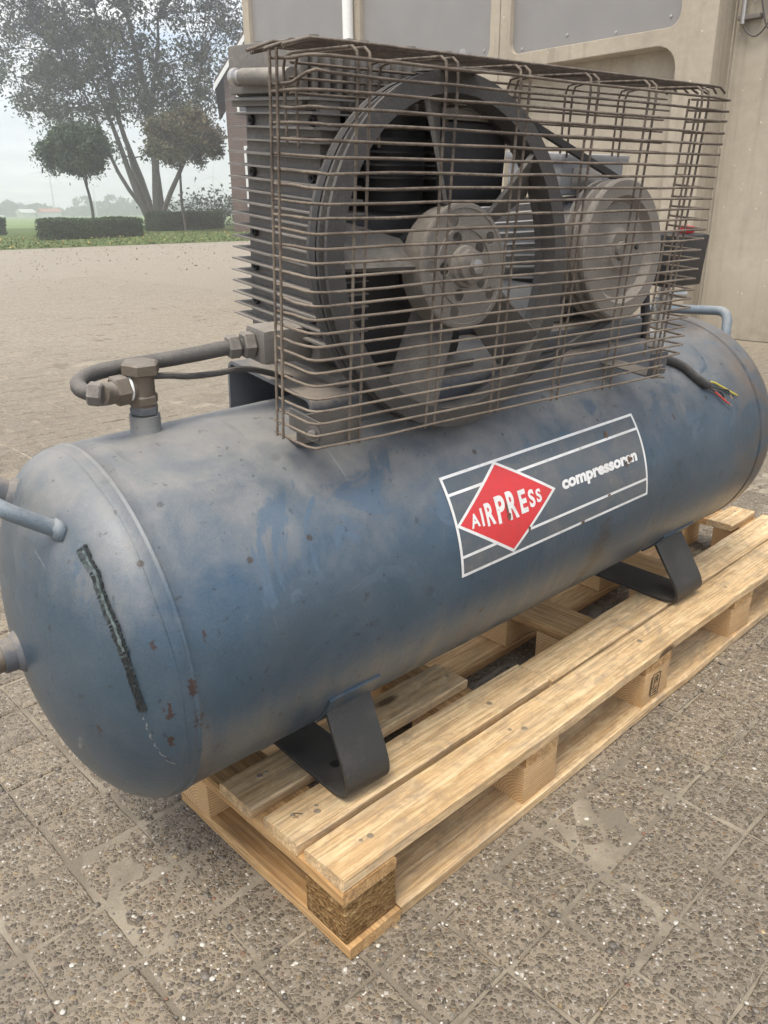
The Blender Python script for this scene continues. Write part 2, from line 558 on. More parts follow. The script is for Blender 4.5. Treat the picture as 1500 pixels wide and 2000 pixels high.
def endgrain():
    m, g, b = mat('pine_block_wood')
    P = g.obj()
    off = g.m('MULTIPLY', g.rnd(), 0.05)
    x, y, z = g.sep(P)
    yy = g.m('ADD', y, g.m('ADD', 0.02, off))
    zz = g.m('ADD', z, 0.055)
    r = g.m('SQRT', g.m('ADD', g.m('MULTIPLY', yy, yy), g.m('MULTIPLY', zz, zz)))
    r = g.m('ADD', r, g.mr(g.noise(P, 18, 3, 0.5), 0, 1, -0.006, 0.006))
    ring = g.m('FRACT', g.m('MULTIPLY', r, 190.0))
    ring = g.mr(ring, 0.35, 0.9)
    fib = g.noise(g.sc(P, (14, 300, 300)), 1.0, 3, 0.6)
    col = g.mix(g.m('MULTIPLY', ring, 0.7), (0.66, 0.45, 0.235), (0.37, 0.195, 0.075))
    col = g.mix(g.mr(fib, 0.4, 0.7, 0, 0.3), col, (0.30, 0.17, 0.08))
    col = g.mix(g.mr(g.noise(P, 26, 6, 0.7), 0.56, 0.7, 0, 0.5), col, (0.14, 0.115, 0.09))
    setb(g, b, col, 0.8, 0, g.bump(g.m('ADD', ring, fib), 0.2, 0.003), 0.3)
    return m


M_BLOCK = endgrain()


def chipboard():
    m, g, b = mat('pressed_chip_block')
    P = g.obj()
    v = g.vor(g.sc(P, (60, 230, 170)), 1.0)
    v2 = g.vor(g.sc(P, (210, 80, 190)), 1.0)
    ca = g.sep(v.outputs['Color'])[0]
    cb = g.sep(v2.outputs['Color'])[1]
    n = g.noise(P, 160, 4, 0.7)
    col = g.ramp(g.m('ADD', g.m('MULTIPLY', ca, 0.6), g.m('MULTIPLY', cb, 0.4)), [(0.0, (0.13, 0.066, 0.022)), (0.45, (0.235, 0.135, 0.05)), (0.8, (0.30, 0.185, 0.078)), (1.0, (0.48, 0.33, 0.17))])
    col = g.mix(g.mr(n, 0.55, 0.75), col, (0.09, 0.045, 0.015))
    h = g.m('ADD', v.outputs['Distance'], g.m('ADD', v2.outputs['Distance'], n))
    setb(g, b, col, 0.85, 0, g.bump(h, 0.7, 0.006), 0.25)
    return m


M_CHIP = chipboard()


def aggregate(name, far=False):
    """washed pebble concrete with sand rubbed into it"""
    m, g, b = mat(name)
    P = g.pos()
    P2 = g.sc(P, (1, 1, 0.02))
    warp = g.n('ShaderNodeTexNoise', None, Vector=P2, Scale=40.0, Detail=2.0).outputs[1]
    Pw = g.n('ShaderNodeVectorMath', {'operation': 'MULTIPLY_ADD'}, i0=warp, i1=(0.006, 0.006, 0.0), i2=P2).outputs[0]
    v = g.vor(Pw, 150)
    v2 = g.vor(Pw, 210)
    cr, cg, cb = g.sep(v.outputs['Color'])
    big = g.noise(P2, 1.7, 6, 0.6, 0.4)
    med = g.noise(P2, 7.0, 6, 0.65, 0.5)
    fine = g.noise(P2, 330, 3, 0.65)
    stone = g.ramp(cr, [(0.0, (0.092, 0.075, 0.055)), (0.3, (0.150, 0.124, 0.092)), (0.62, (0.198, 0.164, 0.121)), (0.86, (0.25, 0.208, 0.154)), (0.905, (0.46, 0.43, 0.38)), (0.935, (0.15, 0.128, 0.105)), (0.975, (0.27, 0.20, 0.115)), (1.0, (0.17, 0.10, 0.075))])
    mtx = g.mix(fine, (0.15, 0.124, 0.092), (0.34, 0.288, 0.22))
    ve = g.vor(Pw, 150, 'DISTANCE_TO_EDGE').outputs['Distance']
    present = g.mr(cg, 0.08, 0.11)
    size = g.mr(cb, 0.0, 1.0, 0.46, 0.85)
    dd = g.m('DIVIDE', v.outputs['Distance'], size)
    peb = g.m('MULTIPLY', g.m('MULTIPLY', g.mr(dd, 1.0, 0.86), g.mr(ve, 0.02, 0.075)), present)
    c2 = g.sep(v2.outputs['Color'])
    grit = g.m('MULTIPLY', g.mr(v2.outputs['Distance'], 0.42, 0.32), g.mr(c2[0], 0.45, 0.5))
    mtx = g.mix(grit, mtx, g.ramp(c2[1], [(0.0, (0.09, 0.08, 0.07)), (0.5, (0.22, 0.19, 0.16)), (0.8, (0.36, 0.32, 0.27)), (1.0, (0.7, 0.67, 0.62))]))
    col = g.mix(peb, mtx, stone)
    rx, ry, rz = g.sep(P)
    # sand and dust lying over the stones, thicker away to the left
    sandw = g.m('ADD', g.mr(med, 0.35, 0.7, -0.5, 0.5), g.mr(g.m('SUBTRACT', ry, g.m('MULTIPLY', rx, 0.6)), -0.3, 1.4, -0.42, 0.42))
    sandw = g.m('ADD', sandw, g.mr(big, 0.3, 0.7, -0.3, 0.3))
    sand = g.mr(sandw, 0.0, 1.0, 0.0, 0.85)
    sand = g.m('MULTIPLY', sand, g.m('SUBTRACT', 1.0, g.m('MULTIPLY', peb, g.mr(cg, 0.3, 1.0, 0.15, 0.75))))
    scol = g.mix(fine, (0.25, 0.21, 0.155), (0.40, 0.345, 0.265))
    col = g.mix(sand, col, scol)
    if far:
        # slab joints seen from a distance
        bt = g.n('ShaderNodeTexBrick', {'offset': 0.0}, Vector=P, Color1=(0, 0, 0), Color2=(0, 0, 0), Mortar=(1, 1, 1), Scale=1.0, Mortar_Size=0.007, Brick_Width=0.126, Row_Height=0.125)
        jn = g.m('MULTIPLY', g.sep(bt.outputs[0])[0], g.mr(med, 0.35, 0.6))
        col = g.mix(g.m('MULTIPLY', jn, 0.55), col, (0.47, 0.41, 0.33))
    else:
        tn = g.mix(g.rnd(), (0.88, 0.88, 0.88), (1.10, 1.08, 1.05))
        col = g.mix(1.0, col, tn, 'MULTIPLY')
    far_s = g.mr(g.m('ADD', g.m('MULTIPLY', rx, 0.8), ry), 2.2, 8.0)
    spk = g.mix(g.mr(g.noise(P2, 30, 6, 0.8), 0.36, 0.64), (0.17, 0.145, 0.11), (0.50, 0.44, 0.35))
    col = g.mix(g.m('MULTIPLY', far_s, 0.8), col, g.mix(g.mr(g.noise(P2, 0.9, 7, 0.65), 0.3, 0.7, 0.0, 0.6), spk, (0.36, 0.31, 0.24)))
    hh = g.m('MULTIPLY', peb, g.m('SQRT', g.m('MINIMUM', g.m('MULTIPLY', ve, 2.6), 1.0)))
    hh = g.m('MULTIPLY', hh, g.m('SUBTRACT', 1.0, g.m('MULTIPLY', sand, 0.8)))
    hh = g.m('ADD', hh, g.m('ADD', g.m('MULTIPLY', grit, 0.25), g.m('MULTIPLY', fine, 0.35)))
    rough = g.mr(g.m('MULTIPLY', peb, cb), 0.0, 1.0, 0.85, 0.45)
    setb(g, b, col, rough, 0, g.bump(hh, 0.75, 0.0036), 0.4)
    return m


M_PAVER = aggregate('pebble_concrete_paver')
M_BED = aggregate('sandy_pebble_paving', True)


def joint_sand():
    m, g, b = mat('pale_joint_sand')
    P = g.pos()
    n = g.noise(P, 260, 4, 0.7)
    n2 = g.noise(P, 5, 5, 0.6)
    col = g.mix(n, (0.22, 0.187, 0.14), (0.42, 0.365, 0.28))
    col = g.mix(g.mr(n2, 0.40, 0.55, 0, 0.6), col, (0.11, 0.09, 0.066))
    setb(g, b, col, 0.9, 0, g.bump(n, 0.6, 0.003))
    return m


def concrete(name, a, c, scale=2.0):
    m, g, b = mat(name)
    P = g.pos()
    n = g.noise(P, scale, 7, 0.62, 0.3)
    n2 = g.noise(P, scale * 11, 5, 0.65)
    n3 = g.noise(g.sc(P, (6, 6, 0.7)), 1.0, 5, 0.6)
    f = g.m('ADD', g.m('MULTIPLY', n, 0.6), g.m('MULTIPLY', n2, 0.4))
    col = g.mix(g.mr(f, 0.32, 0.68), a, c)
    col = g.mix(g.mr(n3, 0.55, 0.75, 0, 0.35), col, tuple(x * 0.62 for x in a))
    rz_ = g.sep(P)[2]
    run = g.noise(g.sc(P, (9, 9, 0.35)), 1.0, 4, 0.6)
    col = g.mix(g.mr(run, 0.52, 0.72, 0, 0.4), col, (0.17, 0.145, 0.11))
    col = g.mix(g.m('MULTIPLY', g.mr(rz_, 0.55, 0.0), g.mr(n2, 0.35, 0.65, 0.1, 0.6)), col, (0.20, 0.165, 0.115))
    ch = g.vor(P, 14)
    chip = g.m('MULTIPLY', g.mr(g.m('ADD', ch.outputs['Distance'], g.mr(n2, 0, 1, -0.15, 0.15)), 0.12, 0.07), g.mr(g.sep(ch.outputs['Color'])[0], 0.82, 0.86))
    col = g.mix(g.m('MULTIPLY', chip, 0.7), col, (0.62, 0.57, 0.47))
    setb(g, b, col, 0.9, 0, g.bump(f, 0.35, 0.02), 0.25)
    return m


M_CONC = concrete('weathered_beige_concrete', (0.335, 0.292, 0.23), (0.45, 0.40, 0.325))
M_CONC2 = concrete('rendered_beige_wall', (0.325, 0.29, 0.23), (0.44, 0.397, 0.325), 1.1)
M_PANEL = plain('grey_panel_sheet', (0.235, 0.225, 0.22), 0.45, 0.0, 0.06, 3)
M_BRICK = None

# frames measured from the photograph's own geometry
T4 = Matrix(((0.998, 0.0567, -0.0306, 0.0), (-0.0566, 0.9984, 0.0017, 0.3752), (0.0306, 0.0, 0.9995, 0.4490), (0, 0, 0, 1)))


def ortho(Mx):
    a = Mx.to_3x3().col
    x = a[0].normalized()
    z = (a[2] - x * a[2].dot(x)).normalized()
    y = z.cross(x)
    R = Matrix((x, y, z)).transposed().to_4x4()
    R.translation = Mx.translation
    return R


T4 = ortho(T4)
A4 = ortho(Matrix(((0.9924, 0.122, -0.018, 0.0), (-0.123, 0.989, -0.087, 0.3752), (0.007, 0.089, 0.996, 0.4490), (0, 0, 0, 1))))
B4 = ortho(Matrix(((0.9985, 0.0538, -0.0042, 0.0), (-0.0536, 0.9972, 0.0512, 0.3752), (0.0070, -0.0509, 0.9987, 0.4490), (0, 0, 0, 1))))
R_T, X0, X1 = 0.265, -0.1165, 1.3455


def proj(P):
    d = np.atleast_2d(P) - np.array(CAM_POS)
    wz = d @ fw
    return 750 + FOC * (d @ RT) / wz, 1000 - FOC * (d @ UP) / wz, wz


#@@SETTING
# ------------------------------------------------------------------ paving
PZ = 0.1255
bed = mesh('paved_yard', [(-60, -60, -0.005), (90, -60, -0.005), (90, 21.2, -0.005), (6.5, 25.4, -0.005), (-60, 39, -0.005)], [(0, 1, 2, 3, 4)])
yard = kind(add('paved_yard', bed, M_BED), 'structure')

cand = []
ii = np.arange(-20, 50)
for i in ii:
    for j in np.arange(-12, 104):
        cx, cy = 0.034 + PZ * (i + 0.5), -0.043 + PZ * (j + 0.5)
        if cx > 5.7:
            continue
        sx, sy, wz = proj((cx, cy, 0))
        if wz[0] < 0.4 or wz[0] > 13.5:
            continue
        if -420 < sx[0] < 1900 and 400 < sy[0] < 2350:
            inside = (-40 < sx[0] < 1540) and (450 < sy[0] < 2040)
            hid = 0.02 < cx < 2.05 and 0.02 < cy < 0.44
            cand.append((wz[0] + (0 if inside else 8) + (4 if hid else 0), cx, cy))
cand.sort()


def paver_geo(cx, cy, hx, hy, r):
    """bevelled slab with worn, uneven rim; origin at centre"""
    tx, ty, tz = r.uniform(-0.010, 0.010), r.uniform(-0.010, 0.010), r.uniform(-0.0018, 0.0016)
    rings = []
    for (ins, z) in ((0.0, -0.03), (0.0, -0.0035), (0.004, 0.0)):
        ring = []
        pts = [(-1, -1), (0, -1), (1, -1), (1, 0), (1, 1), (0, 1), (-1, 1), (-1, 0)]
        for k, (a, b) in enumerate(pts):
            q = 0.92 if (a and b) else 1.0
            ring.append((a * (hx - ins) * (1 if not (a and b) else 0.985), b * (hy - ins) * (1 if not (a and b) else 0.985), z))
        rings.append(ring)
    jit = r.uniform(-0.0026, 0.0018, (8, 1)) * np.array([[math.copysign(1, a) if a else 0, math.copysign(1, b) if b else 0] for a, b in [(-1, -1), (0, -1), (1, -1), (1, 0), (1, 1), (0, 1), (-1, 1), (-1, 0)]])
    V = []
    for ring in rings:
        for k, (a, b, z) in enumerate(ring):
            a2, b2 = a + jit[k, 0], b + jit[k, 1]
            V.append((a2, b2, z + tz + a2 * tx + b2 * ty))
    V.append((0, 0, 0.0006 + tz))
    F = []
    for i in range(2):
        for k in range(8):
            k2 = (k + 1) % 8
            F.append((i * 8 + k, i * 8 + k2, (i + 1) * 8 + k2, (i + 1) * 8 + k))
    for k in range(8):
        F.append((16 + k, 16 + (k + 1) % 8, 24))
    return V, F


MV, MF = [], []
variants = []
r0 = np.random.default_rng(3)
GAP = 0.0017
for n in range(14):
    V, F = paver_geo(0, 0, PZ / 2 - GAP, PZ / 2 - GAP, r0)
    me = mesh('paver', V, F)
    me.materials.append(M_PAVER)
    variants.append(me)
for n, (_, cx, cy) in enumerate(cand):
    ox, oy = r0.uniform(-0.0025, 0.0025, 2)
    row = int(round((cy + 0.043) / PZ))
    ox += (0.006 * ((row * 7) % 5 - 2))
    cx, cy = cx + ox, cy + oy
    rz = r0.uniform(-0.012, 0.012)
    if n < 300:
        me = variants[n % 14]
        o = add('paver', me, None, yard, Matrix.Translation((cx, cy, 0)) @ Matrix.Rotation(rz, 4, 'Z'))
    else:
        V, F = paver_geo(0, 0, PZ / 2 - GAP, PZ / 2 - GAP, r0)
        b0 = len(MV)
        ca, sa = math.cos(rz), math.sin(rz)
        MV += [(cx + ca * x - sa * y, cy + sa * x + ca * y, z) for x, y, z in V]
        MF += [tuple(i + b0 for i in f) for f in F]
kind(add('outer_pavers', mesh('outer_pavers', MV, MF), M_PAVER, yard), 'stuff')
gx_ = np.arange(-2.6, 5.69, 0.03)
gy_ = np.arange(-1.7, 8.1, 0.03)
XX, YY = np.meshgrid(gx_, gy_, indexing='ij')
ZZ = -0.0026 + 0.0012 * np.sin(XX * 5.1 + 2 * np.sin(YY * 3.3)) + 0.0011 * np.sin(YY * 7.7 + 1.7 * np.sin(XX * 4.1)) + rng.normal(0, 0.0009, XX.shape)
nx_, ny_ = XX.shape
idx_ = np.arange(nx_ * ny_).reshape(nx_, ny_)
jb = quadmesh('joint_sand', np.stack([XX, YY, np.maximum(ZZ, -0.0047)], 2).reshape(-1, 3), np.stack([idx_[:-1, :-1], idx_[1:, :-1], idx_[1:, 1:], idx_[:-1, 1:]], 2).reshape(-1, 4))
#@@END

# loose pebbles and grit standing proud of the slabs
ico = bmesh.new()
bmesh.ops.create_icosphere(ico, subdivisions=1, radius=1)
ico.verts.index_update()
IV = np.array([v.co[:] for v in ico.verts])
IF = np.array([[v.index for v in f.verts] for f in ico.faces])
ico.free()


def scatter(name, pts, sizes, flat, mats, probs, r, parent):
    n = len(pts)
    ang = r.uniform(0, 6.283, n)
    el = r.uniform(0.65, 1.0, n)
    base = IV[None] * (1 + r.uniform(-0.18, 0.18, (n, len(IV), 1)))
    L = base * (sizes[:, None] * np.stack([np.ones(n), el, flat], 1))[:, None, :]
    ca, sa = np.cos(ang)[:, None], np.sin(ang)[:, None]
    X = ca * L[:, :, 0] - sa * L[:, :, 1]
    Y = sa * L[:, :, 0] + ca * L[:, :, 1]
    V = np.stack([X, Y, L[:, :, 2]], 2) + pts[:, None, :]
    F = IF[None] + (np.arange(n) * len(IV))[:, None, None]
    me = quadmesh(name, V.reshape(-1, 3), F.reshape(-1, 3))
    for mm in mats:
        me.materials.append(mm)
    mi = np.repeat(r.choice(len(mats), n, p=probs), len(IF)).astype(np.int32)
    me.polygons.foreach_set('material_index', mi)
    me.polygons.foreach_set('use_smooth', [True] * len(me.polygons))
    return kind(add(name, me, None, parent), 'stuff')


pebm = [plain('grey_brown_pebble', (0.15, 0.13, 0.108), 0.5, var=0.5, scale=60), plain('dark_pebble', (0.095, 0.083, 0.07), 0.45, var=0.3, scale=60),
        plain('pale_pebble', (0.55, 0.52, 0.46), 0.5, var=0.2, scale=60), plain('tan_pebble', (0.36, 0.27, 0.16), 0.5, var=0.3, scale=60), plain('reddish_pebble', (0.24, 0.115, 0.075), 0.5, var=0.3, scale=60)]
np_ = 26000
u = rng.random(np_) ** 1.6
ang = rng.uniform(-0.75, 0.75, np_) + YAW
dist = 0.25 + 3.6 * u
P = np.stack([CAM_POS[0] + dist * np.cos(ang), CAM_POS[1] + dist * np.sin(ang), np.full(np_, 0.0)], 1)
cl = np.sin(P[:, 0] * 9 + 1.3 * np.sin(P[:, 1] * 7)) + np.sin(P[:, 1] * 11 + P[:, 0] * 3)
keep = rng.random(np_) < (0.62 + 0.25 * cl)
P = P[keep]
sz = rng.gamma(3.0, 0.00072, len(P)) + 0.0007
fl = rng.uniform(0.28, 0.5, len(P))
P[:, 2] += -0.18 * sz * fl
scatter('loose_pebbles', P, sz, fl, pebm, [0.72, 0.13, 0.10, 0.04, 0.01], rng, None)
sand_o = add('joint_sand', jb, joint_sand(), yard)

# fallen leaves blown over the far side of the yard
def leaf_mat(name, a, b_, rough=0.6, trans=0.25):
    m, g, b = mat(name)
    n = g.noise(g.pos(), 3.0, 5, 0.7)
    n2 = g.noise(g.pos(), 0.5, 4, 0.6)
    col = g.mix(g.mr(g.m('ADD', g.m('MULTIPLY', n, 0.5), g.m('MULTIPLY', n2, 0.5)), 0.35, 0.65), a, b_)
    setb(g, b, col, rough, 0, None, 0.3)
    g.set(b.inputs['Transmission Weight'], 0.0)
    return m


def leaf_quads(C, size, r, droop=0.0):
    n = len(C)
    a = r.normal(0, 1, (n, 3))
    a /= np.linalg.norm(a, axis=1)[:, None]
    b = np.cross(a, r.normal(0, 1, (n, 3)))
    b /= np.linalg.norm(b, axis=1)[:, None] + 1e-9
    s1 = (size * r.uniform(0.6, 1.4, n))[:, None]
    s2 = s1 * r.uniform(0.35, 0.6, n)[:, None]
    V = np.stack([C - a * s1, C + b * s2, C + a * s1, C - b * s2], 1)
    F = (np.arange(n) * 4)[:, None] + np.arange(4)[None]
    return V.reshape(-1, 3), F


M_DEAD = leaf_mat('dead_brown_leaf', (0.15, 0.10, 0.065), (0.26, 0.185, 0.12))
nl = 14000
lx = rng.uniform(-3, 24, nl)
ly = rng.uniform(4, 24, nl)
kp = rng.random(nl) < np.clip((lx + ly - 11) / 22, 0, 1) * (0.4 + 0.6 * (np.sin(lx * 1.7 + np.sin(ly * 1.1) * 2) > 0.1)) * (lx < 5.5 + 30 * (ly > 12))
LP = np.stack([lx[kp], ly[kp], np.full(kp.sum(), 0.012)], 1)
sz = rng.uniform(0.012, 0.032, len(LP))
V, F = leaf_quads(LP, sz, rng)
V[:, 2] = 0.002 + np.abs(V[:, 2] - 0.012) * 1.0
kind(add('fallen_leaves', quadmesh('fallen_leaves', V, F), M_DEAD), 'stuff')

# ------------------------------------------------------------------ grass verge, field, far land
def grass_mat(name, a, c, e):
    m, g, b = mat(name)
    P = g.pos()
    n = g.noise(P, 0.8, 6, 0.6)
    n2 = g.noise(P, 14, 4, 0.7)
    col = g.mix(g.mr(n, 0.35, 0.65), a, c)
    col = g.mix(g.mr(n2, 0.5, 0.75, 0, 0.5), col, e)
    setb(g, b, col, 0.9, 0, g.bump(n2, 0.6, 0.05), 0.2)
    return m


M_VERGE = grass_mat('short_verge_grass', (0.075, 0.125, 0.028), (0.11, 0.15, 0.042), (0.15, 0.15, 0.065))
M_FIELD = grass_mat('bright_green_field', (0.16, 0.235, 0.075), (0.19, 0.26, 0.09), (0.2, 0.24, 0.10))
kind(add('grass_verge', mesh('grass_verge', [(-60, 38.9, 0.0), (6.5, 25.3, 0.0), (90, 21.1, 0.0), (90, 62, 0.0), (-60, 62, 0.0)], [(0, 1, 2, 3, 4)]), M_VERGE), 'structure')
kind(add('field', mesh('field', [(-300, 61.5, -0.05), (550, 61.5, -0.05), (550, 430, -0.05), (-300, 430, -0.05)], [(0, 1, 2, 3)]), M_FIELD), 'structure')
kind(add('far_ground', mesh('far_ground', [(-305, -150, -0.3), (555, -150, -0.3), (555, 435, -0.3), (-305, 435, -0.3)], [(0, 1, 2, 3)]), M_FIELD), 'structure')
tm = 9000
tx = rng.uniform(-4, 34, tm)
ty = np.interp(tx, [-60, 6.5, 90], [38.9, 25.3, 21.1]) + rng.random(tm) ** 1.7 * 16 + 0.02
TP = np.stack([tx, ty, np.full(tm, 0.03)], 1)
V, F = leaf_quads(TP, np.full(tm, 0.05), rng)
V[:, 2] = np.maximum(V[:, 2], 0.002)
kind(add('verge_grass_tufts', quadmesh('verge_grass_tufts', V, F), [leaf_mat('grass_blade', (0.09, 0.13, 0.03), (0.15, 0.17, 0.06))]), 'stuff')
np2 = 420
YP = np.stack([rng.uniform(6, 30, np2), np.zeros(np2), np.full(np2, 0.06)], 1)
YP[:, 1] = np.interp(YP[:, 0], [-60, 6.5, 90], [38.9, 25.3, 21.1]) + rng.random(np2) * 12
V, F = leaf_quads(YP, np.full(np2, 0.055), rng)
V[:, 2] = np.maximum(V[:, 2], 0.004)
kind(add('yellow_fallen_leaves', quadmesh('yellow_fallen_leaves', V, F), [leaf_mat('yellow_leaf', (0.40, 0.31, 0.08), (0.48, 0.36, 0.14))]), 'stuff')

# far tree line, one mass along the horizon
M_FARTREE = leaf_mat('far_tree_foliage', (0.035, 0.06, 0.035), (0.06, 0.085, 0.045))
cs = []
for k in range(260):
    x = -200 + 640 * k / 260 + rng.normal(0, 3)
    h = 2.2 + 3.2 * abs(math.sin(k * 0.21 + math.sin(k * 0.083) * 2)) * (0.45 + 0.55 * rng.random()) + (2.5 if rng.random() < 0.08 else 0)
    n = 90
    q = rng.normal(0, 1, (n, 3))
    q /= np.linalg.norm(q, axis=1)[:, None]
    q *= rng.uniform(0.75, 1.0, n)[:, None]
    cs.append(np.stack([x + q[:, 0] * 3.4, 300 - 0.25 * x + q[:, 1] * 4, np.maximum(h * 0.5 + q[:, 2] * h * 0.55, 0.2)], 1))
V, F = leaf_quads(np.concatenate(cs), 1.1, rng)
kind(add('distant_tree_line', quadmesh('distant_tree_line', V, F), M_FARTREE), 'stuff', 'low dark tree line on the horizon beyond the green field')
fm = MB()
for (x, y, a, h) in ((52, 386, 9, 3.2), (118, 372, 12, 3.0), (20, 392, 6, 2.6)):
    pass


def ground_at(px, py, dist):
    """a spot on the level ground straight out along a bearing"""
    d = fw + RT * (px - 750) / FOC - UP * (py - 1000) / FOC
    d[2] = 0
    d /= np.linalg.norm(d)
    return np.array([CAM_POS[0] + d[0] * dist, CAM_POS[1] + d[1] * dist, 0.0])


# far farm sheds
M_SHEDW = plain('pale_shed_wall', (0.55, 0.55, 0.53), 0.7)
M_SHEDR = plain('red_shed_roof', (0.36, 0.14, 0.10), 0.7)
for (px, wdt, hh, lab) in ((50, 3, 1.2, 'small white farm shed far off before the horizon trees'), (96, 4.5, 1.3, 'long farm shed with a reddish roof far off across the field')):
    p = ground_at(px, 415, 225)
    e = thing(empty('farm_shed', p), lab, 'shed')
    b1 = MB().box(-wdt / 2, wdt / 2, -2, 2, 0, hh)
    add('wall', b1.me('wall', None), M_SHEDW, e)
    r1 = MB().prism([(-2.2, hh), (2.2, hh), (0, hh + 0.8)], lambda a, b, t: (t, a, b), -wdt / 2 - 0.3, wdt / 2 + 0.3)
    add('roof', r1.me('roof', None), M_SHEDR if 'red' in lab else M_SHEDW, e)

# wind turbines
M_TURB = plain('white_turbine_paint', (0.62, 0.63, 0.64), 0.5, var=0.03)


def turbine(px, hub_py, dist, rot, lab):
    p = ground_at(px, 415, dist)
    H = 1.0 + (415 - hub_py) / FOC * dist * 1.02
    e = thing(empty('wind_turbine', p), lab, 'wind turbine', 'wind turbines on the horizon')
    yaw_ = math.atan2(CAM_POS[1] - p[1], CAM_POS[0] - p[0])
    W_ = Matrix.Translation(p) @ Matrix.Rotation(yaw_ + math.pi / 2, 4, 'Z')
    k = H / 60.0
    add('tower', MB().lathe([(1.5 * k, 0), (1.1 * k, H * 0.5), (0.75 * k, H)], axis='z', seg=12).me('tower'), M_TURB, e, W_)
    add('nacelle', MB().box(-1.0 * k, 1.0 * k, -2.4 * k, 3 * k, H - 1.0 * k, H + 1.1 * k, 0.2 * k).me('nacelle'), M_TURB, e, W_)
    Hw = W_ @ Matrix.Translation((0, -2.9 * k, H))
    add('hub', MB().lathe([(0.0, -1.2 * k), (0.9 * k, -0.3 * k), (1.0 * k, 0.6 * k), (0.0, 0.7 * k)], axis='y', seg=12).me('hub'), M_TURB, e, Hw)
    for b_ in range(3):
        L = 26 * k
        bl = MB().prism([(-0.55 * k, 0.6 * k), (0.75 * k, 3 * k), (0.9 * k, 7 * k), (0.25 * k, L), (0.0, L), (-0.3 * k, 8 * k)], lambda a, b, t: (a, t, b), -0.12 * k, 0.12 * k)
        add('blade', bl.me('blade'), M_TURB, e, Hw @ Matrix.Rotation(math.radians(rot + 120 * b_), 4, 'Y'))


turbine(107, 350, 240, 20, 'tall pale wind turbine left of the lollipop tree trunk')
turbine(188, 378, 262, 45, 'small pale wind turbine just right of the left lollipop tree trunk')
turbine(391, 378, 258, 60, 'small pale wind turbine between the right round tree trunk and the taller turbine')
turbine(421, 358, 250, 10, 'taller pale wind turbine beside the brick barn corner')
turbine(433, 380, 260, 35, 'small pale wind turbine nearest the brick barn corner')

# ------------------------------------------------------------------ hedges and trees
M_HEDGE = leaf_mat('dark_clipped_hedge_leaf', (0.034, 0.062, 0.022), (0.062, 0.105, 0.034))
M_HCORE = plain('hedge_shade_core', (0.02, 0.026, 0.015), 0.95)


def hedge(pa, pb, depth, h, lab):
    pa, pb = np.array(pa), np.array(pb)
    L = np.linalg.norm(pb - pa)
    u = (pb - pa) / L
    v = np.array([-u[1], u[0], 0])
    if v[1] < 0:
        v = -v
    n = int(L * h * 900 + L * depth * 700)
    q = np.stack([rng.uniform(0, L, n), rng.uniform(0, depth, n), rng.uniform(0.03, h, n)], 1)
    side = rng.integers(0, 5, n)
    j = rng.normal(0, 0.025, n)
    q[side == 0, 1] = j[side == 0]
    q[side == 1, 2] = h + j[side == 1]
    q[side == 2, 2] = h + j[side == 2]
    q[side == 3, 1] = j[side == 3]
    q[side == 4, 0] = np.where(rng.random((side == 4).sum()) < 0.5, 0, L) + j[side == 4]
    q[:, 2] += 0.03 * np.sin(q[:, 0] * 2.1) * (q[:, 2] > h * 0.8)
    q[:, 1] += 0.04 * np.sin(q[:, 0] * 1.7 + q[:, 2] * 5)
    V, F = leaf_quads(q, 0.045, rng)
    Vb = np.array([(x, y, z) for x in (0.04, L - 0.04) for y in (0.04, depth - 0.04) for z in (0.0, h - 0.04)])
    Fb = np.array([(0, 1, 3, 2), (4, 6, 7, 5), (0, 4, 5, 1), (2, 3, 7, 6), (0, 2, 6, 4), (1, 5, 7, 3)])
    e = thing(empty('clipped_hedge', pa), lab, 'hedge', 'low clipped hedges along the verge')
    W_ = Matrix.Translation(pa) @ Matrix(((u[0], v[0], 0, 0), (u[1], v[1], 0, 0), (0, 0, 1, 0), (0, 0, 0, 1)))
    add('foliage', quadmesh('foliage', V, F), M_HEDGE, e, W_)
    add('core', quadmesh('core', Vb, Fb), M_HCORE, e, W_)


hedge((13.0, 32.4, 0), (17.75, 33.8, 0), 0.8, 0.76, 'low dark clipped hedge in the middle under the left lollipop tree')
hedge((23.0, 41.8, 0), (28.9, 44.4, 0), 1.0, 0.98, 'low dark clipped hedge beside the brick barn under the spreading tree')
hedge((8.0, 41.0, 0), (15.2, 43.1, 0), 1.0, 0.80, 'low dark hedge end at the left edge of the photo')

M_BARK = plain('grey_bark', (0.10, 0.088, 0.075), 0.9, 0, 0.35, 6, 0.5)
M_TLEAF = leaf_mat('dull_green_tree_leaf', (0.04, 0.058, 0.032), (0.075, 0.092, 0.045))
M_DLEAF = leaf_mat('dark_green_tree_leaf', (0.032, 0.060, 0.026), (0.056, 0.092, 0.034))
M_OLEAF = leaf_mat('turning_green_tree_leaf', (0.055, 0.085, 0.035), (0.14, 0.105, 0.05))


def limb(mb, a, b, r0_, r1_, r, n=7, wob=0.05, sag=0.0, seg=6):
    a, b = np.array(a, float), np.array(b, float)
    L = np.linalg.norm(b - a)
    ph = r.uniform(0, 6.28, 3)
    pts = []
    for i in range(n + 1):
        t = i / n
        p = a + (b - a) * t + L * wob * np.sin(t * 4 + ph) * t * (1 - t) * 2
        p[2] += sag * L * math.sin(math.pi * t)
        pts.append(p)
    mb.tube(pts, np.linspace(r0_, r1_, n + 1), seg)
    return pts


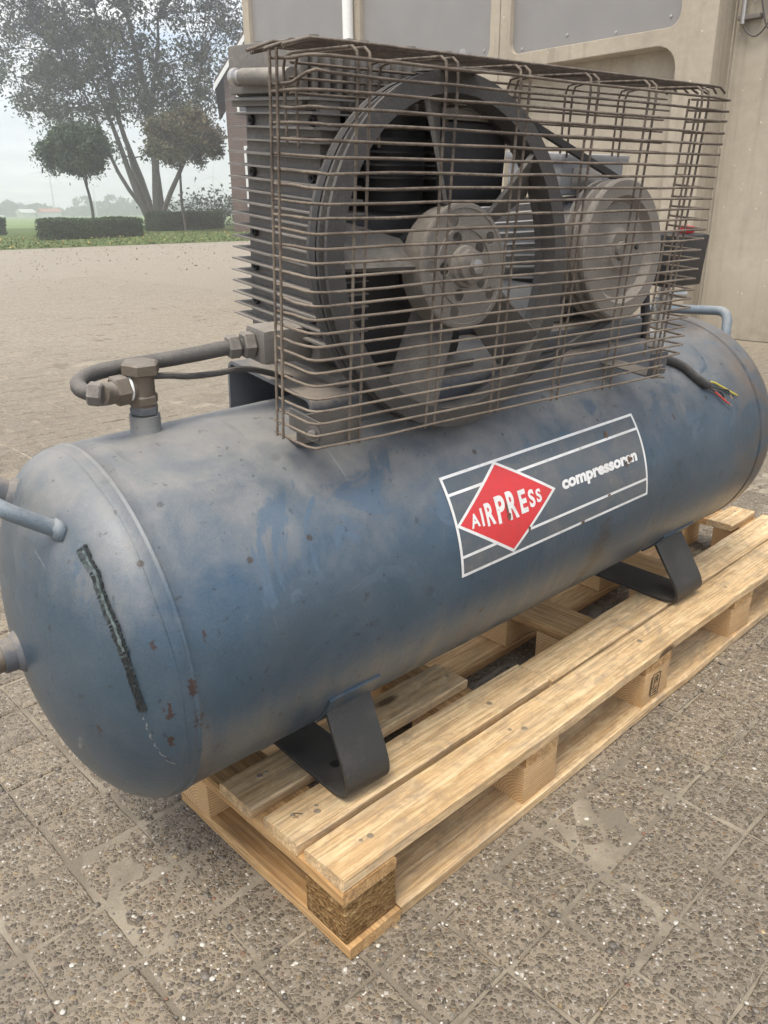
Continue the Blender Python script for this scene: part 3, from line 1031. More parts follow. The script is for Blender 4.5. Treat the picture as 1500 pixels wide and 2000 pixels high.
def tree(name, base, lab, stems, clumps, nleaf, lsize, csig, leafm, seed, twig_r=0.03, trunk_r=0.1):
    r = np.random.default_rng(seed)
    e = thing(empty(name, base), lab, 'tree')
    tb = MB()
    tips = []
    for (foot, top, ra, rb) in stems:
        pts = limb(tb, foot, top, ra, rb, r, 9, 0.06, 0.0, 8)
        tips.append((pts, ra, rb))
    cl = np.array(clumps)
    for c in cl:
        best = None
        for pts, ra, rb in tips:
            for i in range(2, len(pts)):
                d = np.linalg.norm(c - pts[i]) + 0.6 * max(0, pts[i][2] - c[2])
                if best is None or d < best[0]:
                    best = (d, pts[i], ra + (rb - ra) * i / (len(pts) - 1))
        limb(tb, best[1], c, min(best[2] * 0.55, twig_r * 2.2), twig_r * 0.35, r, 5, 0.09, 0.04, 5)
    add('trunk', tb.me('trunk'), M_BARK, e, Matrix.Translation(base))
    idx = r.integers(0, len(cl), nleaf)
    C = cl[idx] + r.normal(0, 1, (nleaf, 3)) * csig * r.uniform(0.5, 1.0, (len(cl), 1))[idx]
    V, F = leaf_quads(C, lsize, r)
    add('crown', quadmesh('crown', V, F), leafm, e, Matrix.Translation(base))
    return e


def side_axes(base):
    d = np.array(base[:2]) - np.array(CAM_POS[:2])
    d /= np.linalg.norm(d)
    return np.array([d[1], -d[0], 0.0]), np.array([d[0], d[1], 0.0])


# spreading multi-stem tree
bp = ground_at(300, 415, 62)
_, sd_ = side_axes(bp)
sx_ = rt
ppm = FOC / proj(bp + np.array([0, 0, 1.0]))[2][0]
r = np.random.default_rng(11)


def loc(px, py, dep=0.0):
    """metres across / up from this tree's foot"""
    return sx_ * (px - 300) / ppm + np.array([0, 0, 1.0 + (415 - py) / ppm / 1.07]) + sd_ * dep


stems = [(loc(292, 437), loc(214, 170, -1.0), 0.27, 0.09), (loc(298, 437), loc(232, 40, 1.0), 0.24, 0.08), (loc(302, 437), loc(255, 250, -0.5), 0.20, 0.08),
         (loc(306, 437), loc(290, -60, 0.0), 0.30, 0.09), (loc(312, 437), loc(345, 60, 1.0), 0.30, 0.08), (loc(314, 437), loc(415, 150, -1.0), 0.20, 0.06), (loc(300, 437), loc(150, 110, 0.5), 0.17, 0.05)]
clumps = []
while len(clumps) < 520:
    px, py = r.uniform(0, 505), r.uniform(-260, 330)
    a = (px - 255) / 245
    b = (py - 20) / 290
    if a * a + b * b > 1.0 + r.normal(0, 0.06):
        continue
    if py > 235 and not (r.random() < 0.35 and 110 < px < 420):
        continue
    if px < 90 and py > 60 and r.random() < 0.55 and not (150 < py < 235):
        continue
    if 0.3 < a < 0.95 and 60 < py < 170 and r.random() < 0.45:
        continue
    clumps.append(loc(px, py, r.normal(0, 2.6)))
tree('spreading_tree', bp, 'big hazy multi-stem tree with an airy crown behind the hedges', stems, clumps, 70000, 0.125, 0.60, M_TLEAF, 5, 0.028)

for (px, trunk_top, cxp, cyp, rxp, ryp, dist, lab, lm, seed) in (
        (183, 350, 166, 300, 72, 50, 44, 'small round lollipop tree with a thin trunk behind the left hedge', M_DLEAF, 21),
        (360, 338, 368, 278, 86, 60, 48, 'small round tree with rust tinted leaves beside the brick barn', M_OLEAF, 22)):
    bp = ground_at(px, 415, dist)
    _, sd_ = side_axes(bp)
    sx_ = rt
    k = FOC / proj(bp + np.array([0, 0, 1.0]))[2][0]
    r = np.random.default_rng(seed)
    f_ = lambda a, b, dd=0.0: sx_ * (a - px) / k + np.array([0, 0, 1.0 + (415 - b) / k / 1.07]) + sd_ * dd
    cl = []
    while len(cl) < 120:
        q = r.normal(0, 1, 3)
        q = q / np.linalg.norm(q) * r.random() ** (1 / 2.2) * (1 + 0.08 * math.sin(q[0] * 5))
        if q[2] < -0.62 and r.random() < 0.75:
            continue
        cl.append(f_(cxp + q[0] * rxp * 0.9, cyp - q[2] * ryp * 0.9, q[1] * rxp / k * 0.9))
    st = [(np.array([0, 0, 0.0]), f_(px - 9 if px < 200 else px - 2, trunk_top), 0.085, 0.06), (f_(px - 6 if px < 200 else px - 1, trunk_top + 12), f_(cxp, cyp - ryp * 0.5), 0.06, 0.02)]
    tree('round_tree', bp, lab, st, cl, 26000, 0.085, 0.25, lm, seed, 0.015)
    # young bush beside
bp = ground_at(425, 415, 66)
bq = rng.normal(0, 1, (1400, 3)) * np.array([2.0, 1.2, 0.62]) + np.array([0, 0, 1.2])
bq[:, 2] = np.abs(bq[:, 2])
V, F = leaf_quads(bq, 0.14, rng)
bu = add('field_bush', quadmesh('field_bush', V, F), M_TLEAF, None, Matrix.Translation(bp))
thing(bu, 'low pale bush behind the hedge beside the barn corner', 'bush')

# ------------------------------------------------------------------ brick barn behind the yard
def brick_mat():
    m, g, b = mat('dark_brown_brick')
    P = g.obj()
    x, y, z = g.sep(P)
    cv = g.n('ShaderNodeCombineXYZ', None, X=g.m('ADD', x, y), Y=z, Z=0.0).outputs[0]
    bt = g.n('ShaderNodeTexBrick', None, Vector=cv, Color1=(0.105, 0.062, 0.05), Color2=(0.15, 0.09, 0.07), Mortar=(0.2, 0.18, 0.16), Scale=1.0, Mortar_Size=0.006, Brick_Width=0.21, Row_Height=0.063)
    setb(g, b, bt.outputs[0], 0.9, 0, None, 0.2)
    return m


M_BRICK = brick_mat()
M_TILE = plain('dark_roof_tiles', (0.09, 0.06, 0.05), 0.8, 0, 0.3, 3)
bp = ground_at(458, 450, 44)
sx_, sd_ = side_axes(bp)
Wb = Matrix(((sx_[0], sd_[0], 0, bp[0]), (sx_[1], sd_[1], 0, bp[1]), (0, 0, 1, 0), (0, 0, 0, 1)))
barn = thing(empty('brick_barn', bp), 'dark brick barn with a steep white edged gable behind the compressor', 'barn')
kb = FOC / 44.0
eave = 1.0 + (415 - 196) / kb
apex = eave + 8.5
wl = MB().prism([(0, 0), (12, 0), (12, eave), (6, apex - 0.4), (0, eave)], lambda a, b, t: (a, t, b), 0.0, 16.0)
add('wall', wl.me('wall', None), M_BRICK, barn, Wb)
sl_ = (apex - 0.4 - eave) / 6.0
for s in (0, 1):
    f = (lambda a: a) if s == 0 else (lambda a: 12 - a)
    poly = [(f(-0.45), eave - 0.45 * sl_ + 0.05), (f(6), eave + 6 * sl_ + 0.05), (f(6), eave + 6 * sl_ + 0.28), (f(-0.45), eave - 0.45 * sl_ + 0.28)]
    add('roof', MB().prism(poly, lambda a, b, t: (a, t, b), -0.25, 16.2).me('roof', None), M_TILE, barn, Wb)
    poly = [(f(-0.5), eave - 0.5 * sl_ - 0.12), (f(6), eave + 6 * sl_ - 0.12), (f(6), eave + 6 * sl_ + 0.15), (f(-0.5), eave - 0.5 * sl_ + 0.15)]
    add('white_verge_board', MB().prism(poly, lambda a, b, t: (a, t, b), -0.38, -0.26).me('white_verge_board', None), M_WHITE, barn, Wb)
M_PANE = plain('dark_window_pane', (0.05, 0.055, 0.06), 0.08)
for (x0, x1, z0, z1) in ((0.55, 1.7, 1.0 + (415 - 258) / kb, 1.0 + (415 - 196) / kb - 0.1), (0.75, 2.2, 1.0 + (415 - 408) / kb, 1.0 + (415 - 308) / kb), (4.5, 6.2, 1.2, 4.2), (8.2, 9.9, 1.2, 4.2)):
    fr = MB()
    t_ = 0.11
    for (a, b, c, d) in ((x0, x0 + t_, z0, z1), (x1 - t_, x1, z0, z1), (x0 + t_, x1 - t_, z0, z0 + t_), (x0 + t_, x1 - t_, z1 - t_, z1), ((x0 + x1) / 2 - 0.04, (x0 + x1) / 2 + 0.04, z0 + t_, z1 - t_)):
        fr.box(a, b, -0.08, 0.02, c, d)
    wf = add('window', fr.me('window', None), M_WHITE, barn, Wb)
    add('pane', MB().box(x0 + t_, x1 - t_, -0.04, -0.02, z0 + t_, z1 - t_).me('pane', None), M_PANE, wf, Wb)

# ------------------------------------------------------------------ concrete shed on the right
shed = thing(empty('concrete_shed', (6.0, 4, 0)), 'large beige concrete shed with grey panels filling its window frames', 'building')
# frames are drawn in (u = -y, v = z) and stood on X
XF = 5.72


def stand(x):
    # local X -> -Y, local Y -> Z, local Z -> -X
    return Matrix(((0, 0, -1, x), (-1, 0, 0, 0), (0, 1, 0, 0), (0, 0, 0, 1)))


bays = [(2.41, 4.378, 2.70, 4.268), (4.386, 6.29, 4.49, 6.18), (6.298, 8.20, 6.41, 8.08)]
for (ya, yb, ha, hb) in bays:
    fr = holed('frame_unit', [(-yb, 0.0), (-ya, 0.0), (-ya, 4.7), (-yb, 4.7)], [rrect(-hb, -ha, 2.250, 4.45, 0.09), rrect(-hb, -ha, 0.30, 2.135, 0.17)], 0.25, 0.006)
    fo = add('frame_unit', fr, M_CONC, shed, stand(XF + 0.125))
    add('grey_panel', MB().box(XF + 0.045, XF + 0.06, ha - 0.03, hb + 0.03, 2.23, 4.48).me('grey_panel', None), M_PANEL, fo, Matrix())
    bolts = MB()
    for yy in np.linspace(ha + 0.10, hb - 0.10, 4):
        bolts = MB().lathe([(0.0, XF + 0.036), (0.011, XF + 0.038), (0.013, XF + 0.0449), (0.0, XF + 0.0449)], (0, yy, 2.31 + 0.03 * math.sin(yy * 7)), 'x', 10)
        add('panel_bolt', bolts.me('panel_bolt'), M_STEEL, fo, Matrix())
    add('recess_panel', MB().box(XF + 0.19, XF + 0.24, ha - 0.05, hb + 0.05, 0.22, 2.2).me('recess_panel', None), M_CONC, fo, Matrix())
add('rendered_wall', MB().box(6.0, 6.25, -4.0, 2.40, 0, 4.7).me('rendered_wall', None), M_CONC2, shed, Matrix())
add('back_wall', MB().box(6.26, 11.5, -3.9, 8.15, 0, 4.65).me('back_wall', None), M_CONC2, shed, Matrix())
add('wall_return', MB().box(5.973, 6.255, 2.402, 8.19, 0, 4.68).me('wall_return', None), M_CONC2, shed, Matrix())
add('eaves', MB().box(5.5, 11.8, -4.1, 8.4, 4.71, 4.9).me('eaves', None), M_PANEL, shed, Matrix())
dp = MB().tube([(5.66, 6.30, 0.0), (5.66, 6.30, 4.68)], 0.055, 14)
dpo = add('downpipe', dp.me('downpipe'), M_WHITE, shed, Matrix())
for z in (1.2, 2.6, 4.0):
    add('pipe_clip', MB().box(5.60, 5.719, 6.235, 6.365, z, z + 0.03).me('pipe_clip', None), M_STEEL, dpo, Matrix())
# cable trunking and loops on the rendered wall
cab = thing(empty('wall_conduit', (5.98, 2.2, 2.2)), 'grey pipe ends with loose looping cables high on the beige wall', 'cable')
add('conduit_pipe', MB().tube([(5.95, 2.335, 2.235), (5.95, 2.335, 3.2)], 0.018, 10).me('conduit_pipe'), M_STEEL, cab, Matrix())
add('conduit_pipe', MB().tube([(5.96, 2.265, 2.37), (5.96, 2.265, 3.2)], 0.013, 10).me('conduit_pipe'), M_STEEL, cab, Matrix())
add('bracket', MB().box(5.94, 5.999, 2.21, 2.37, 2.26, 2.29, 0.003).me('bracket'), M_CAST, cab, Matrix())
add('junction_box', MB().box(5.93, 5.999, 2.08, 2.20, 2.40, 2.58, 0.006).me('junction_box'), M_CAST, cab, Matrix())
for (ya, yb, zt, dz_) in ((2.33, 2.12, 2.22, 0.10), (2.24, 2.02, 2.45, 0.30), (2.16, 1.80, 2.24, 0.06)):
    pts = [(5.965, ya + (yb - ya) * t, zt - dz_ * math.sin(math.pi * t) + (0.06 * t)) for t in np.linspace(0, 1, 14)]
    add('cable', MB().tube(pts, 0.0065, 6).me('cable'), M_HOSE, cab, Matrix())

# ------------------------------------------------------------------ pallet
pallet = thing(empty('wooden_pallet', (0, 0, 0)), 'long narrow wooden pallet under the blue compressor tank', 'pallet')
rp = np.random.default_rng(17)


def board_mesh(L, Wd, th, wane=0.0012):
    """sawn board, grain along X, origin at its centre; worn corners and a slightly uneven edge"""
    c = 0.0022
    sec = [(-Wd / 2 + c, -th / 2), (Wd / 2 - c, -th / 2), (Wd / 2, -th / 2 + c), (Wd / 2, th / 2 - c), (Wd / 2 - c, th / 2), (-Wd / 2 + c, th / 2), (-Wd / 2, th / 2 - c), (-Wd / 2, -th / 2 + c)]
    n = max(4, int(L / 0.045))
    V, F = [], []
    lo = np.cumsum(rp.normal(0, 0.0006, n + 1))
    ro = np.cumsum(rp.normal(0, 0.0006, n + 1))
    lo -= lo.mean()
    ro -= ro.mean()
    bow = rp.normal(0, 0.0010)
    for i in range(n + 1):
        t = i / n
        x = -L / 2 + L * t
        for k, (y, z) in enumerate(sec):
            e = ro[i] if y > 0 else lo[i]
            dx = 0
            if i in (0, n):
                dx = rp.normal(0, 0.0009)
            V.append((x + dx, y + float(np.clip(e, -0.003, 0.003)) + rp.normal(0, 0.0003), z + bow * math.sin(math.pi * t) + rp.normal(0, 0.00022)))
    for i in range(n):
        for k in range(8):
            k2 = (k + 1) % 8
            F.append((i * 8 + k, (i + 1) * 8 + k, (i + 1) * 8 + k2, i * 8 + k2))
    F.append(tuple(range(8)))
    F.append(tuple(n * 8 + k for k in range(8))[::-1])
    m_ = MB().put(V, F)
    return m_.me('board', 0.5)


def board(name, x0, x1, y0, y1, z0, z1, along='x', m=None, tilt=0.0):
    L, Wd = (x1 - x0, y1 - y0) if along == 'x' else (y1 - y0, x1 - x0)
    me = board_mesh(L, Wd, z1 - z0)
    W_ = Matrix.Translation(((x0 + x1) / 2, (y0 + y1) / 2, (z0 + z1) / 2))
    W_ = W_ @ Matrix.Rotation((math.pi / 2 if along == 'y' else 0) + tilt, 4, 'Z')
    return add(name, me, m or M_WOOD, pallet, W_)


ZT = 0.144
board('deck_board', -0.003, 1.822, 0.000, 0.086, 0.1222, ZT)
board('deck_board', -0.007, 0.617, 0.1005, 0.182, 0.1222, ZT - 0.0006, tilt=-0.004)
board('deck_board', 0.620, 1.818, 0.0925, 0.176, 0.1222, ZT - 0.003, tilt=0.002)
board('deck_board', -0.011, 0.503, 0.211, 0.297, 0.1222, ZT - 0.001)
board('deck_board', 1.66, 1.820, 0.200, 0.275, 0.1222, ZT - 0.001)
board('deck_board', -0.004, 0.62, 0.368, 0.455, 0.1222, ZT - 0.001)
board('deck_board', 1.24, 1.82, 0.368, 0.455, 0.1222, ZT - 0.001)
SX = [(0.0, 0.100), (0.413, 0.512), (0.822, 0.931), (1.240, 1.342), (1.715, 1.820)]
for (a, b) in SX:
    board('stringer_board', a - 0.006 if a == 0 else a, b, 0.002, 0.456, 0.1003, 0.1218, 'y', M_WOODB)
for n, (a, b) in enumerate(SX):
    for (ya, yb) in ((0.004, 0.094), (0.184, 0.276), (0.362, 0.452)):
        if n == 0 and 0.1 < ya < 0.3:
            continue
        chip = n == 0 and ya < 0.1
        wd = (b - a) / 2
        bm_ = MB().box(-wd, wd, -(yb - ya) / 2, (yb - ya) / 2, -0.039, 0.0388, 0.003 if chip else 0.0016)
        tilt = 0.0 if n not in (2, 3) else (0.02 if n == 2 else -0.05)
        add('block', bm_.me('block', 0.5), M_CHIP if chip else M_BLOCK, pallet, Matrix.Translation(((a + b) / 2, (ya + yb) / 2, 0.0612)) @ Matrix.Rotation(tilt, 4, 'Z'))
board('base_board', 0.0, 0.103, -0.004, 0.457, 0.0005, 0.0218, 'y', M_WOODB)
board('base_board', 0.106, 1.82, -0.003, 0.098, 0.0005, 0.0215)
board('base_board', 0.106, 1.82, 0.182, 0.278, 0.0005, 0.0215, 'x', M_WOODB)
board('base_board', 0.106, 1.82, 0.360, 0.456, 0.0005, 0.0215, 'x', M_WOODB)
# nail heads and little splinter ends
nail = MB().lathe([(0.0, 0.0009), (0.003, 0.0008), (0.0036, 0.0), (0.0036, -0.004), (0.0, -0.004)], axis='z', seg=10).me('nail')
M_NAIL = plain('dull_nail', (0.33, 0.265, 0.19), 0.6, 0.4)
for (a, b) in SX:
    for (ya, yb) in ((0.0, 0.086), (0.10, 0.18), (0.211, 0.297)):
        if ya > 0.2 and 0.5 < a < 1.6:
            continue
        for k in range(2):
            if rp.random() < 0.3:
                continue
            add('nail', nail, M_NAIL, pallet, Matrix.Translation((a + 0.03 + 0.04 * k + rp.normal(0, 0.006), ya + 0.03 + 0.028 * rp.random(), ZT + (-0.003 if (ya == 0.10 and a > 0.6) else -0.0003))))
for (x, y) in ((0.083, 0.040), (0.455, 0.038), (0.470, 0.130), (0.875, 0.05), (0.06, 0.135), (0.045, 0.265)):
    add('nail_head', MB().lathe([(0.0, 0.0011), (0.0050, 0.0009), (0.0058, 0.0), (0.0058, -0.004), (0.0, -0.004)], axis='z', seg=14).me('nail_head'), M_NAIL, pallet, Matrix.Translation((x, y, ZT - (0.0024 if (x > 0.62 and 0.09 < y < 0.18) else 0.0003))))
# black ink stamps
M_INK = plain('black_stamp_ink', (0.035, 0.03, 0.025), 0.8)


def ink(rects, W_, name='ink_stamp'):
    b_ = MB()
    for (x0, x1, y0, y1) in rects:
        b_.box(x0, x1, y0, y1, 0, 0.0004)
    return add(name, b_.me(name, None), M_INK, pallet, W_)


stf = Matrix(((1, 0, 0, 0.877), (0, 0, -1, 0.0027), (0, 1, 0, 0.061), (0, 0, 0, 1)))
ink([(-0.022, -0.020, -0.026, 0.026), (0.010, 0.012, -0.026, 0.026), (-0.020, 0.010, 0.0245, 0.026), (-0.020, 0.010, -0.026, -0.0245), (-0.020, 0.010, -0.008, -0.0068),
     (-0.013, -0.011, -0.006, 0.020), (-0.006, -0.004, 0.002, 0.020), (-0.004, 0.002, 0.0185, 0.020), (0.000, 0.002, 0.004, 0.0185), (-0.004, 0.000, 0.009, 0.0105), (-0.012, 0.004, -0.0205, -0.018), (-0.014, 0.004, -0.0135, -0.0115), (-0.027, -0.025, -0.020, 0.022)], stf @ Matrix.Rotation(-0.10, 4, 'Z'))
ink([(0.0, 0.016, 0.0, 0.0013), (0.002, 0.010, -0.006, -0.0052), (0.002, 0.012, -0.009, -0.0083), (0.004, 0.0046, -0.005, -0.001), (0.009, 0.0096, -0.005, -0.002)], Matrix.Translation((0.030, 0.158, ZT - 0.0003)) @ Matrix.Rotation(-0.9, 4, 'Z'))

# ------------------------------------------------------------------ compressor: tank
comp = thing(empty('air_compressor', (0.5, 0.35, ZT)), 'big dusty blue piston air compressor with a wire belt guard standing on the pallet', 'compressor')

prof = []
B_D = 0.118
for k in range(25):
    a = math.radians(90 * k / 24)
    prof.append((R_T * math.sin(a) if k else 0.0, X0 - B_D * math.cos(a) - 0.004))
prof += [(R_T - 0.0002, X0 - 0.002), (R_T + 0.0014, X0 + 0.0), (R_T + 0.0018, X0 + 0.0025), (R_T + 0.0002, X0 + 0.005)]
for x in np.linspace(X0 + 0.02, X1 - 0.03, 40):
    prof.append((R_T, x))
prof += [(R_T, X1 - 0.014), (R_T - 0.004, X1 - 0.012), (R_T - 0.004, X1 - 0.006), (R_T + 0.001, X1 - 0.004), (R_T + 0.001, X1 + 0.03)]
for k in range(1, 25):
    a = math.radians(90 * k / 24)
    prof.append(((R_T + 0.001) * math.cos(a) if k < 24 else 0.0, X1 + 0.03 + B_D * math.sin(a)))
tank = add('pressure_tank', MB().lathe(prof, axis='x', seg=160).me('pressure_tank', 0.7), M_TANK, comp, T4)
# second scribed seam line right of the near weld
sm = MB()
pts = [(X0 - 0.017 + 0.0012 * math.sin(a * 9), (R_T - 0.0021) * math.cos(a), (R_T - 0.0021) * math.sin(a)) for a in np.linspace(0, 2 * math.pi, 120, endpoint=False)]
sm.tube(pts, 0.0012, 6, closed=True)
add('weld_seam', sm.me('weld_seam'), M_TANK, tank, T4)


def dome_pt(y, z, off=0.0, right=False):
    q = math.sqrt(max(0.0, 1 - (y * y + z * z) / R_T ** 2))
    x = (X0 - 0.004 - B_D * q) if not right else (X1 + 0.03 + B_D * q)
    n = np.array([(-q / B_D) if not right else q / B_D, y / R_T ** 2, z / R_T ** 2])
    n /= np.linalg.norm(n)
    return np.array([x, y, z]) + n * off, n


# burnt weld strip on the near head (the remains of a torn off plate)
ctrl = np.array([(-0.140, 0.185), (-0.171, 0.159), (-0.190, 0.130), (-0.207, 0.104), (-0.220, 0.075), (-0.228, 0.049), (-0.234, 0.020), (-0.237, -0.003)])
tt = np.linspace(0, len(ctrl) - 1, 90)
cy = np.interp(tt, range(len(ctrl)), ctrl[:, 0])
cz = np.interp(tt, range(len(ctrl)), ctrl[:, 1])
rw = np.random.default_rng(4)
wv, wf_ = [], []
for i, t in enumerate(tt):
    c, n = dome_pt(cy[i], cz[i])
    i2 = min(i + 1, 89)
    c2, _ = dome_pt(cy[i2], cz[i2]) if i < 89 else (c + (c - dome_pt(cy[i - 1], cz[i - 1])[0]), 0)
    d = c2 - c
    d /= np.linalg.norm(d) + 1e-9
    sd = np.cross(d, n)
    frac = i / 89
    hw = (0.0050 if frac < 0.55 else 0.0047) * (1 + rw.uniform(-0.12, 0.12)) * (1.25 if i < 6 else 1) * (1.3 if i > 83 else 1)
    jag = (1 + 0.65 * abs(math.sin(i * 1.7))) if frac < 0.6 else 1 + rw.uniform(-0.1, 0.2)
    ridge = [(-1.0, -0.001), (-0.8 * jag, 0.0028 + rw.uniform(0, 0.0018)), (-0.40, 0.0012), (0.0, 0.0018 + rw.uniform(0, 0.0008) if frac < 0.6 else 0.0035 + rw.uniform(0, 0.002)), (0.42, 0.0014), (0.85 * jag, 0.0032 + rw.uniform(0, 0.002)), (1.05 * jag, -0.001)]
    for (a, h) in ridge:
        wv.append(c + sd * a * hw + n * h)
for i in range(89):
    for k in range(6):
        wf_.append((i * 7 + k, i * 7 + k + 1, (i + 1) * 7 + k + 1, (i + 1) * 7 + k))
add('weld_scar', mesh('weld_scar', wv, wf_, 0.35), M_WELD, tank, T4)
core = []
for i in range(2, 52):
    c, n = dome_pt(cy[i], cz[i])
    core.append(c + n * (0.0022 + 0.0006 * math.sin(i * 1.1)))
add('pale_strip', MB().tube(core, [0.0019 + 0.0005 * math.sin(i * 0.9) for i in range(len(core))], 6).me('pale_strip'), plain('pale_green_residue', (0.085, 0.112, 0.112), 0.5, 0.0, 0.7, 160), tank, T4)
# thin scratch line under the strip
M_SCR = plain('bare_scratched_metal', (0.21, 0.23, 0.24), 0.5, 0.3, 0.5, 300)
sv, sf = [], []
for i in range(40):
    t = i / 39
    c, n = dome_pt(-0.236 - 0.003 * t + 0.001 * math.sin(i), -0.012 - 0.09 * t)
    for a in (-1, 1):
        c_2, _ = dome_pt(-0.236 - 0.003 * t + 0.001 * math.sin(i) + a * 0.0007 * (0.4 + abs(math.sin(i * 2.3))), -0.012 - 0.09 * t, 0.0004)
        sv.append(c_2)
    if i and (i % 7 not in (3, 4)):
        sf.append((2 * i - 2, 2 * i - 1, 2 * i + 1, 2 * i))
add('scratch', mesh('scratch', sv, sf), M_SCR, tank, T4)
# carrying handle on the near head: bar standing off the dome on welded ends
hp, hn = dome_pt(-0.094, 0.196)
hp2, hn2 = dome_pt(0.094, 0.196)
o1 = hp + np.array([-0.062, 0.006, 0.046])
o2 = hp2 + np.array([-0.062, -0.006, 0.046])


def rounded(pts, rad, n=6):
    pts = [np.array(p, float) for p in pts]
    out_ = [pts[0]]
    for i in range(1, len(pts) - 1):
        a, b, c = pts[i - 1], pts[i], pts[i + 1]
        u = (a - b) / np.linalg.norm(a - b)
        v = (c - b) / np.linalg.norm(c - b)
        r_ = min(rad, 0.45 * np.linalg.norm(a - b), 0.45 * np.linalg.norm(c - b))
        for k in range(n + 1):
            t = k / n
            out_.append((1 - t) ** 2 * (b + u * r_) + 2 * t * (1 - t) * b + t * t * (b + v * r_))
    out_.append(pts[-1])
    return out_


hd = add('handle', MB().tube(rounded([hp - hn * 0.004, o1, o2, hp2 - hn2 * 0.004], 0.03), 0.0104, 14).me('handle'), M_HANDLE, tank, T4)
for p, n in ((hp, hn), (hp2, hn2)):
    lump = IV * np.array([0.012, 0.018, 0.018]) * (1 + rw.uniform(-0.12, 0.12, (12 if len(IV) == 12 else len(IV), 1))) + p
    add('handle_weld', mesh('handle_weld', lump, IF.tolist(), 1.2), M_HANDLE, tank, T4)
# bosses on the near head: plugged port low down and a second one beside the handle
for (y, z, rr, L, plug) in ((0.030, -0.012, 0.024, 0.024, True), (0.085, 0.196, 0.020, 0.020, False)):
    p, n = dome_pt(y, z)
    ax = Vector((-1, 0, 0)) if plug else Vector(n)
    Wp_ = T4 @ Matrix.Translation(p) @ ax.to_track_quat('Z', 'Y').to_matrix().to_4x4()
    bo = add('boss', MB().lathe([(rr * 1.5, -0.02), (rr * 1.25, 0.002), (rr, 0.008), (rr, L), (rr * 0.72, L), (rr * 0.72, L - 0.004), (0.0, L - 0.004)], axis='z', seg=28).me('boss'), M_FRAME, tank, Wp_)
    if plug:
        add('plug', MB().lathe([(rr * 0.85, L), (rr * 0.88, L + 0.012), (rr * 0.8, L + 0.016), (rr * 0.55, L + 0.016), (rr * 0.5, L + 0.03), (0, L + 0.03)], axis='z', seg=12).me('plug'), M_BRASS, tank, Wp_)
# handle on the far head
rh = [(X1 + 0.085, 0.15, 0.20), (X1 + 0.122, 0.14, 0.262), (X1 + 0.122, -0.085, 0.272), (X1 + 0.092, -0.100, 0.215)]
add('handle', MB().tube(rounded(rh, 0.03), 0.0115, 14).me('handle'), M_HANDLE, tank, T4)

# feet: bent flat bars
M4 = T4.inverted()


def foot(xa, xb, dy, top, lean=0.0):
    xm = (xa + xb) / 2
    zb = (M4 @ Vector((xm, 0.12, ZT + 0.0008)))[2]
    path = [top, (-0.284 + dy, zb), (0.274, zb), (-top[0], top[1])]
    P2 = rounded([np.array((0, a, b)) for a, b in path], 0.072, 10)
    th = 0.0075
    V, F = [], []
    n = len(P2)
    for i in range(n):
        a, b = P2[max(i - 1, 0)], P2[min(i + 1, n - 1)]
        t = (b - a) / np.linalg.norm(b - a)
        nn = np.array([0, -t[2], t[1]])
        zs = M4 @ Vector((xb, 0.12, ZT + 0.0008))
        for x in (xa, xb):
            sh = ((M4 @ Vector((x, 0.12, ZT + 0.0008)))[2] - zb) if P2[i][2] < -0.2 else 0
            for s in (0, th):
                V.append((x + lean * max(0.0, P2[i][2] - zb) / 0.16, P2[i][1] + nn[1] * s, P2[i][2] + nn[2] * s + sh))
    for i in range(n - 1):
        a, b = i * 4, i * 4 + 4
        F += [(a, a + 2, b + 2, b), (a + 1, b + 1, b + 3, a + 3), (a, b, b + 1, a + 1), (a + 2, a + 3, b + 3, b + 2)]
    F += [(0, 1, 3, 2), (4 * n - 4, 4 * n - 2, 4 * n - 1, 4 * n - 3)]
    m_ = MB().put(V, F).me('foot', 0.5)
    bm = bmesh.new()
    bm.from_mesh(m_)
    bmesh.ops.bevel(bm, geom=[e for e in bm.edges if len(e.link_faces) == 2 and e.calc_face_angle(0) > 1.2], offset=0.0012, segments=1, affect='EDGES')
    bm.to_mesh(m_)
    bm.free()
    o = add('foot', m_, M_FOOT, comp, T4)
    # bolt hole drawn as a black disc on the bar, its darkness painted
    add('painted_bolt_hole', MB().lathe([(0.009, 0.0088), (0.008, 0.0085), (0.0, 0.0083)], (xm, -0.175, zb), 'z', 16).me('painted_bolt_hole'), M_BLACK, o, T4)
    # weld pad against the shell
    am = math.degrees(math.atan2(top[1], top[0]))
    a0, a1 = math.radians(am + 9), math.radians(am - 7)
    pv = []
    for k in range(7):
        a = a0 + (a1 - a0) * k / 6
        for rr in (R_T - 0.002, R_T + 0.004):
            for x in (xa - 0.006 + lean, xb + 0.006 + lean):
                pv.append((x, rr * math.cos(a), rr * math.sin(a)))
    pf = []
    for k in range(6):
        a, b = 4 * k, 4 * k + 4
        pf += [(a + 2, a + 3, b + 3, b + 2), (a, a + 2, b + 2, b), (a + 1, b + 1, b + 3, a + 3)]
    pf += [(0, 1, 3, 2), (24, 26, 27, 25)]
    add('weld_pad', MB().put(pv, pf).me('weld_pad', 0.6), M_TANK, o, T4)
    return o


foot(0.104, 0.190, 0.0, (-0.212, -0.146), 0.004)
foot(1.080, 1.188, 0.014, (-0.186, -0.182), -0.024)

# ------------------------------------------------------------------ sticker
stk = empty('brand_sticker', None, comp, T4)


def wrap(polys, h, name, m, cuts=0.012):
    bm = bmesh.new()
    for poly in polys:
        bm.faces.new([bm.verts.new((u_, v_, 0)) for u_, v_ in poly])
    wrap_bm(bm, h, name, m, cuts)


